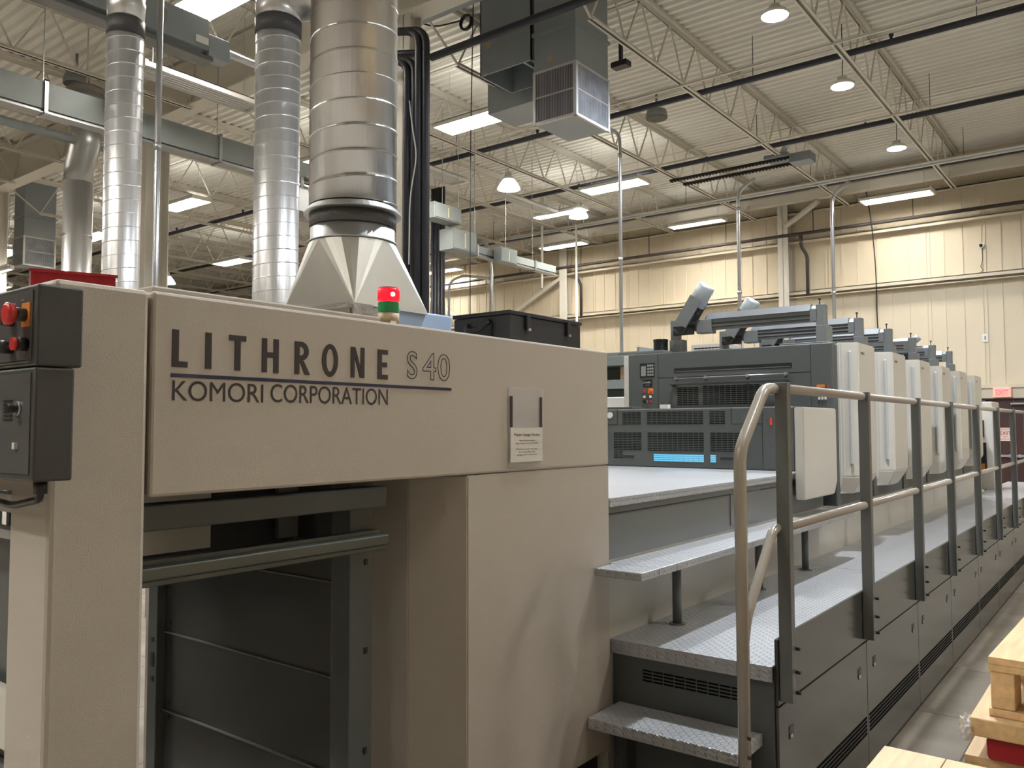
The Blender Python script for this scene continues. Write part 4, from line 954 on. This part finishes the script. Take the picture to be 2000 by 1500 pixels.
# ================================================================== PALLETS
def pallet(x0, y0, w_, d_, zt, lab, grp, nboards=7, mat=WOOD, blockh=.088, rot=0):
    """deck boards along Y on cross boards, block legs and bottom boards"""
    t = thing('wooden_pallet', lab, 'pallet', (x0, y0, zt-.14), grp)
    bw = w_/nboards
    for i in range(nboards): MB().box(x0+bw*i+.001, x0+bw*(i+1)-.001, y0, y0+d_, zt-.017, zt, .0015).build('deck_board', mat, t)
    zb = zt-.033
    for j in range(3):
        yy = y0+(d_-.10)*j/2; MB().box(x0, x0+w_, yy, yy+.10, zb, zt-.0172, .0015).build('cross_board', mat, t)
        for i in range(3):
            xx = x0+.004+(w_-.058)*i/2; MB().box(xx, xx+.05, yy+.005, yy+.095, zb-blockh, zb-.0002, .003).build('block', mat, t)
        MB().box(x0, x0+w_, yy, yy+.10, zb-blockh-.018, zb-blockh-.0002, .0015).build('bottom_board', mat, t)
    if rot: t.rotation_euler.z = rot
    return t
R = math.radians(-2)
pallet(-.328, 2.285, 1.0, .8, 1.0, 'pine pallet on top of the right-hand stack', 'pallets of the right-hand stack', rot=R)
tag(MB().box(-.365, .62, 2.25, 3.1, .817, .8605, .004).build('board_stack', WOOD), 'thick pine slab between the top pallet and the red box', 'board')
t = thing('red_box', 'red plastic box with crumpled wrapping squeezed in the right-hand pallet stack', 'box', (0, 2.7, .76))
MB().box(-.335, .60, 2.27, 3.08, .759, .816, .012, ).build('body', REDP, t)
m = MB(); rr = random.Random(3); bmesh.ops.create_icosphere(m.b, subdivisions=3, radius=1)
for v in m.b.verts:
    k = .7+.6*rr.random(); v.co = Vector((-.372+v.co.x*.016*k, 2.262+v.co.y*.022*k, .832+v.co.z*.028*k))
m.build('plastic_wrap', WRAP, t)
for i, z in enumerate((.757, .616, .475, .334)):
    pallet(-.385, 2.29, 1.0, .8, z, 'pine pallet in the right-hand stack, %s from the top' % ords[i+1], 'pallets of the right-hand stack')
for i, z in enumerate((.80, .658, .516, .374)):
    pallet(-.522, 1.33, 1.05, .78, z, ['pale pine pallet at the bottom edge, topmost of the nearer stack', 'pale pine pallet second from the top of the nearer stack', 'pale pine pallet third from the top of the nearer stack', 'pale pine pallet fourth from the top of the nearer stack'][i], 'pallets of the nearer stack', 8, WOODP)
tag(MB().box(-.385, .61, 2.29, 3.09, .0, .192).build('pallet_base_crate', WOOD), 'low pine crate on the floor under the right-hand pallet stack', 'crate')
tag(MB().box(-.52, .52, 1.33, 2.1, .0, .232).build('pallet_base_crate', WOODP), 'low pine crate on the floor under the nearer pallet stack', 'crate')

# ================================================================== WALL DETAILS
ex = thing('exit_sign', 'red lit EXIT sign above the brown door', 'sign', (-2.12, YB-.1, 2.05))
MB().box(-2.27, -1.98, YB-.14, YB-.061, 2.06, 2.24, .01).build('sign_body', EXITB, ex)
text('exit_letters', 'EXIT', EXITR, ex, (-2.225, YB-.142, 2.10), (1, 0, 0), (0, 0, 1), .20, .10, offset=.015)
ds = thing('door_sign', 'white and red EXIT notice on the brown door', 'sign', (-2.2, YB-.06, 1.25))
MB().box(-2.205, -1.99, YB-.056, YB-.0505, 1.27, 1.51).build('sign_plate', M('pink_white_plate', (.75, .6, .56), .5), ds)
text('sign_text', 'EXIT', M('dark_red_print', (.3, .02, .02), .5), ds, (-2.195, YB-.0575, 1.38), (1, 0, 0), (0, 0, 1), .19, .065, offset=.01)
text('sign_text', 'EMERGENCY', M('dark_red_print2', (.4, .05, .05), .5), ds, (-2.19, YB-.0575, 1.465), (1, 0, 0), (0, 0, 1), .18, .025)
text('sign_text', 'ONLY', bpy.data.materials['dark_red_print2'], ds, (-2.14, YB-.0575, 1.335), (1, 0, 0), (0, 0, 1), .08, .025)
text('sign_text', 'ALARM WILL SOUND', bpy.data.materials['dark_red_print2'], ds, (-2.19, YB-.0575, 1.29), (1, 0, 0), (0, 0, 1), .18, .022)
t = thing('dome_camera', 'small dome camera high on the far wall at right', 'camera', (-2.39, YB-.05, 4.9))
MB().tube([(-2.39, YB-.04, 4.905), (-2.39, YB-.012, 4.905)], .05, 20).build('mount', WHITE, t)
MB().sphere((-2.40, YB-.05, 4.905), .032, n=16).build('dome', BLACK, t)
tag(MB().tube(bend([(-2.38, YB-.03, 4.85), (-2.38, YB-.03, 4.62), (-2.42, YB-.03, 4.5), (-2.37, YB-.03, 4.44), (-2.44, YB-.03, 4.385)], .05), .005, 5).build('camera_cable', BRONZE), 'thin cable hanging below the dome camera', 'cable')
t = thing('wall_plate', 'small pale switch plate on the far wall above the last printing unit', 'wall plate', (-2.38, YB-.02, 3.15))
MB().box(-2.43, -2.33, YB-.022, YB-.012, 3.10, 3.25, .002).build('plate', WHITE, t)
MB().box(-2.39, -2.37, YB-.026, YB-.022, 3.14, 3.21).build('switch', GREY2, t)
tag(MB().tube(bend([(-4.28, 17.0, 6.15), (-4.24, 17.15, 5.6), (-4.2, 17.2, 4.9), (-4.17, 17.15, 4.2), (-4.19, 17.2, 3.6), (-4.14, 17.2, 2.9)], .3), .012, 6).build('hanging_cable', BLACK), 'black cable hanging down the far wall under the right-hand strip light', 'cable')
# things behind the delivery end, right of the fascia
t = thing('supply_shelf', 'grey shelf seen in the gap between fascia and first printing unit', 'shelf', (-5.0, 8, 0))
for z in (2.02, 2.28): MB().box(-5.3, -4.4, 8, 8.5, z-.05, z+.05, .003).build('shelf_board', BUSG, t)
for x in (-5.3, -4.43): MB().box(x, x+.03, 8.0, 8.5, 0, 2.42).build('upright', BUSG, t)
MB().box(-5.3, -4.4, 8.45, 8.5, 0, 2.42).build('back_sheet', BUSG, t)
tag(MB().box(-4.70, -4.55, 8.1, 8.4, 2.071, 2.22, .003).build('carton', CARD), 'small brown carton on the grey shelf', 'box')
tag(MB().box(-4.95, -4.3, 7.6, 7.95, 0, 1.86, .01).build('white_cabinet', WHITE), 'white cabinet top below the grey shelf right of the fascia', 'cabinet')
# long lamps far left, low
for i, (x, y) in enumerate(((-16.7, 6.4), (-18.8, 7.2))):
    strip(x-.6, y, 4.5, 'slim white strip lamp at the left edge, the %s of two above the red tray' % ('right' if i == 0 else 'left'), L=1.4, Wd=.08, n=1, group='slim lamps at the left edge', power=.25)
# machine beyond the delivery, visible at the left edge
t = thing('rear_machine', 'dark grey machine behind the left corner post at the lower left edge', 'machine', (-4.6, 1.2, 0))
MB().box(-5.0, -3.9, .6, 1.5, .55, 1.30, .01).build('body', GREY, t)
MB().box(-5.0, -3.9, .6, 1.5, 0, .53, .01).build('base', COVER, t)
